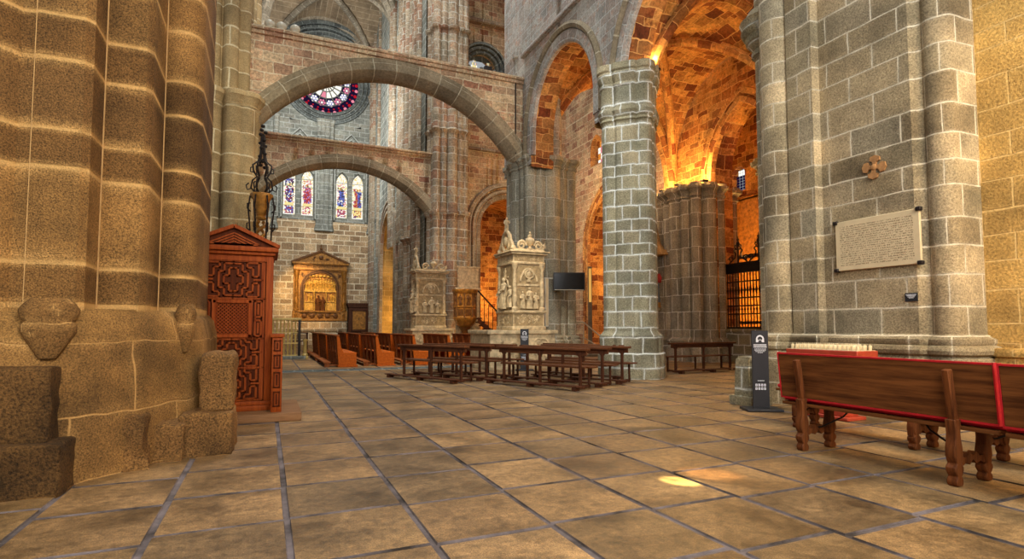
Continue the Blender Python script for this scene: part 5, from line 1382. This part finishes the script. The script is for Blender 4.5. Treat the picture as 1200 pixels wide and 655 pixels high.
def strip_panel():
    t = thing('information_column', 'tall narrow lit yellow panel standing behind the screen', 'lit panel', (13.15, 21.2, 0), rad(-20))
    m = MB(); m.box(-.3, .3, -.2, .2, 0, .1); m.box(-.09, .09, -.05, .05, .1, 4.0); m.build('housing', plain('grey_stand', (112, 98, 78), .6), t, bevel=.01)
    m = MB(); m.box(-.06, .06, -.056, -.05, 2.4, 3.9); m.build('lit_face', glow('lit_yellow_panel', (255, 190, 96), .75), t)
strip_panel()

# small things on the nearer strainer wall
fl = None
for k, x in enumerate((-.13, .2, .59)):
    if fl is None: m = MB(); m.lathe([(.13, 0), (.1, .05), (.15, .12), (.14, .2), (.06, .26), (.02, .28)], 10); m.ball((0, -.1, .14), (.07, .06, .07)); fl = m.build('coping_knob', 'pale'); o = fl
    else: o = fl.copy(); C.objects.link(o)
    o.location = (x, 17.9, 10.32); tag(o, '%s pale carved knob from the left on top of the nearer strainer wall' % ORD[k], 'stone knob', 'knobs on the strainer wall')
m = MB(); m.box(-.12, .12, -.1, .1, .0, .06); m.box(-.14, .14, -.13, .02, .06, .24, ch=.02)
tag(m.build('small_floodlight', 'black', loc=(7.0, 18.05, 10.32)), 'small black floodlight on the coping near the twin window', 'floodlight')
for loc, z0, z1, lab in (((-.72, 17.84), 7.6, 12.5, 'thin dark vertical cable beside the tan shafts at the nearer strainer arch'), ((8.02, 17.86), 7.5, 10.1, 'thin dark vertical cable at the right end of the nearer strainer wall')):
    m = MB(); m.tube([(0, 0, z0), (0, 0, (z0+z1)/2), (0, 0, z1)], .022, 6); tag(m.build('cable', 'iron', loc=(loc[0], loc[1], 0)), lab, 'cable')

# ================================================================ LAMPS (real uplighters on the capitals)
LAMPS = []
def uplight(loc, e, label, col=(1, .56, .17), size=.12, aim=None, spot=None):
    t = thing('uplight', label, 'floodlight', loc, 0, None)
    m = MB(); m.box(-.13, .13, -.09, .09, 0, .07); m.build('housing', 'iron', t, bevel=.01)
    m = MB(); m.box(-.11, .11, -.07, .07, .07, .076); m.build('lens', 'lamp', t)
    d = bpy.data.lights.new('uplight_glow', 'POINT'); d.energy = e; d.color = col; d.shadow_soft_size = size
    o = bpy.data.objects.new('uplight_glow', d); C.objects.link(o); o.parent = t; o.location = aim or (0, 0, .35)
uplight((9.35, 11.72, 8.14), 80, 'small floodlight on the upper capital of the thick column')
uplight((9.6, 12.45, 8.14), 190, 'small floodlight behind the upper capital of the thick column')
uplight((14.52, 16.9, 6.78), 150, 'small floodlight on the left of the clustered wall pier capital')
uplight((14.6, 17.9, 6.78), 130, 'small floodlight on the far left of the clustered wall pier capital')
uplight((15.0, 16.0, 6.78), 150, 'small floodlight on the right of the clustered wall pier capital')
uplight((10.4, 18.2, 7.44), 60, 'small floodlight on the capital behind the screen')
def plight(name, loc, e, col, size=.3):
    d = bpy.data.lights.new(name, 'POINT'); d.energy = e; d.color = col; d.shadow_soft_size = size
    o = bpy.data.objects.new(name, d); C.objects.link(o); o.location = loc; return o
def alight(name, loc, target, e, col, sx, sy):
    d = bpy.data.lights.new(name, 'AREA'); d.shape = 'RECTANGLE'; d.size = sx; d.size_y = sy; d.energy = e; d.color = col
    o = bpy.data.objects.new(name, d); C.objects.link(o); o.location = loc
    o.rotation_euler = (Vector(target)-Vector(loc)).to_track_quat('-Z', 'Y').to_euler(); return o
def slight(name, loc, target, e, col, ang, blend=.3, size=.05):
    d = bpy.data.lights.new(name, 'SPOT'); d.energy = e; d.color = col; d.spot_size = rad(ang); d.spot_blend = blend; d.shadow_soft_size = size
    o = bpy.data.objects.new(name, d); C.objects.link(o); o.location = loc
    o.rotation_euler = (Vector(target)-Vector(loc)).to_track_quat('-Z', 'Y').to_euler(); return o
ORG = (1, .54, .15); WARM = (1, .72, .38)
plight('gate_chapel_lamp', (18.2, 16.5, 4.2), 700, ORG)
plight('gate_chapel_lamp', (18.8, 18.8, 2.2), 600, ORG)
plight('transept_chapel_lamp', (12.6, 31.3, 3.0), 260, ORG)
plight('aisle_chapel_lamp', (17.6, 24.2, 3.6), 220, ORG)
plight('aisle_vault_lamp', (12.5, 9.0, 7.4), 220, ORG)
plight('passage_lamp', (9.0, 37.4, 2.2), 240, (1, .62, .16))
alight('yellow_wall_lamp', (7.9, 1.0, 5.4), (9.1, 1.6, 1.5), 260, (1, .70, .32), 1.2, 1.2)
slight('retable_lamp', (1.6, 39.0, 6.5), (2.6, 44.3, 3.6), 1500, (1, .68, .30), 50, .6)
slight('pulpit_lamp', (6.2, 20.8, 6.), (8.0, 24.3, 2.3), 900, WARM, 24, .7)
slight('altar_lamp', (5.2, 12.8, 6.5), (7.4, 16.4, 2.4), 900, (1, .86, .62), 40, .7)
slight('pew_lamp', (3.2, 15.0, 9), (4.5, 22, .3), 1800, (1, .74, .46), 55, .8)
# added unseen fill lights, standing in for daylight from out of view
alight('far_bay_fill', (-.65, 34.0, 14.5), (5.5, 40.0, 19), 3000, (.95, .97, 1), 4, 6)  # added fill for the far bays and high vault, no window there
alight('crossing_fill', (3.8, 21.5, 29), (4.2, 22.0, 0), 4200, (.92, .96, 1), 8, 8)  # added overhead fill above the open crossing
alight('nave_fill', (-2.0, -5.0, 7.5), (3.5, 12.0, 2.5), 1000, (1, .92, .80), 6, 5)  # added warm fill behind the camera, no window built
alight('west_fill', (4.6, -6.0, 9.0), (7.0, 12.0, 4.5), 1500, (.95, .97, 1), 5, 5)  # added cool fill behind the camera, no window built
slight('pier_fill', (2.6, 1.0, 3.2), (-1.6, 6.2, 2.4), 380, (1, .78, .44), 62, .8, .4)  # added spot to brighten the right hand faces of the brown pier
slight('column_fill', (5.2, 8.6, 13.5), (6.4, 13.2, .5), 3000, (.90, .96, 1), 60, .9, .5)  # added cool spot to lighten the floor by the benches
slight('tan_pier_fill', (3.2, 8.5, 8.5), (-1.2, 17.5, 6.5), 1500, (1, .90, .70), 46, .8, .3)  # added spot to lift the tan pier behind the confessional
plight('transept_fill', (13.4, 22.5, 7.5), 420, (1, .66, .34))  # added point fill to brighten the dark transept arm
# patches of coloured sun on the flags
slight('sunbeam', (7.2, -4.2, 9.2), (3.22, 3.78, 0), 60000, (1, .92, .45), 1.3, .6, .02)
slight('sunbeam', (7.6, -4.0, 9.2), (3.62, 3.86, 0), 26000, (1, .62, .30), 2.2, .9, .02)
# ================================================================ WORLD, CAMERA
w = bpy.data.worlds.new('soft_daylight'); bpy.context.scene.world = w; w.use_nodes = True
bg = w.node_tree.nodes['Background']; bg.inputs[0].default_value = (.86, .90, .95, 1); bg.inputs[1].default_value = .42
cam = bpy.data.cameras.new('camera'); co = bpy.data.objects.new('camera', cam); C.objects.link(co); bpy.context.scene.camera = co
cam.sensor_width = 36; cam.lens = 36*650/1200; PITCH = 3.2; YAW = 23.8
cam.shift_y = (383-327.5-650*math.tan(rad(PITCH)))/1200
co.location = (0, 0, 1.3); co.rotation_euler = (rad(90+PITCH), 0, rad(-YAW)); cam.clip_end = 300
sc = bpy.context.scene; sc.view_settings.view_transform = 'Standard'; sc.view_settings.look = 'None'; sc.view_settings.gamma = 1; sc.view_settings.exposure = 0; sc.view_settings.use_curve_mapping = False
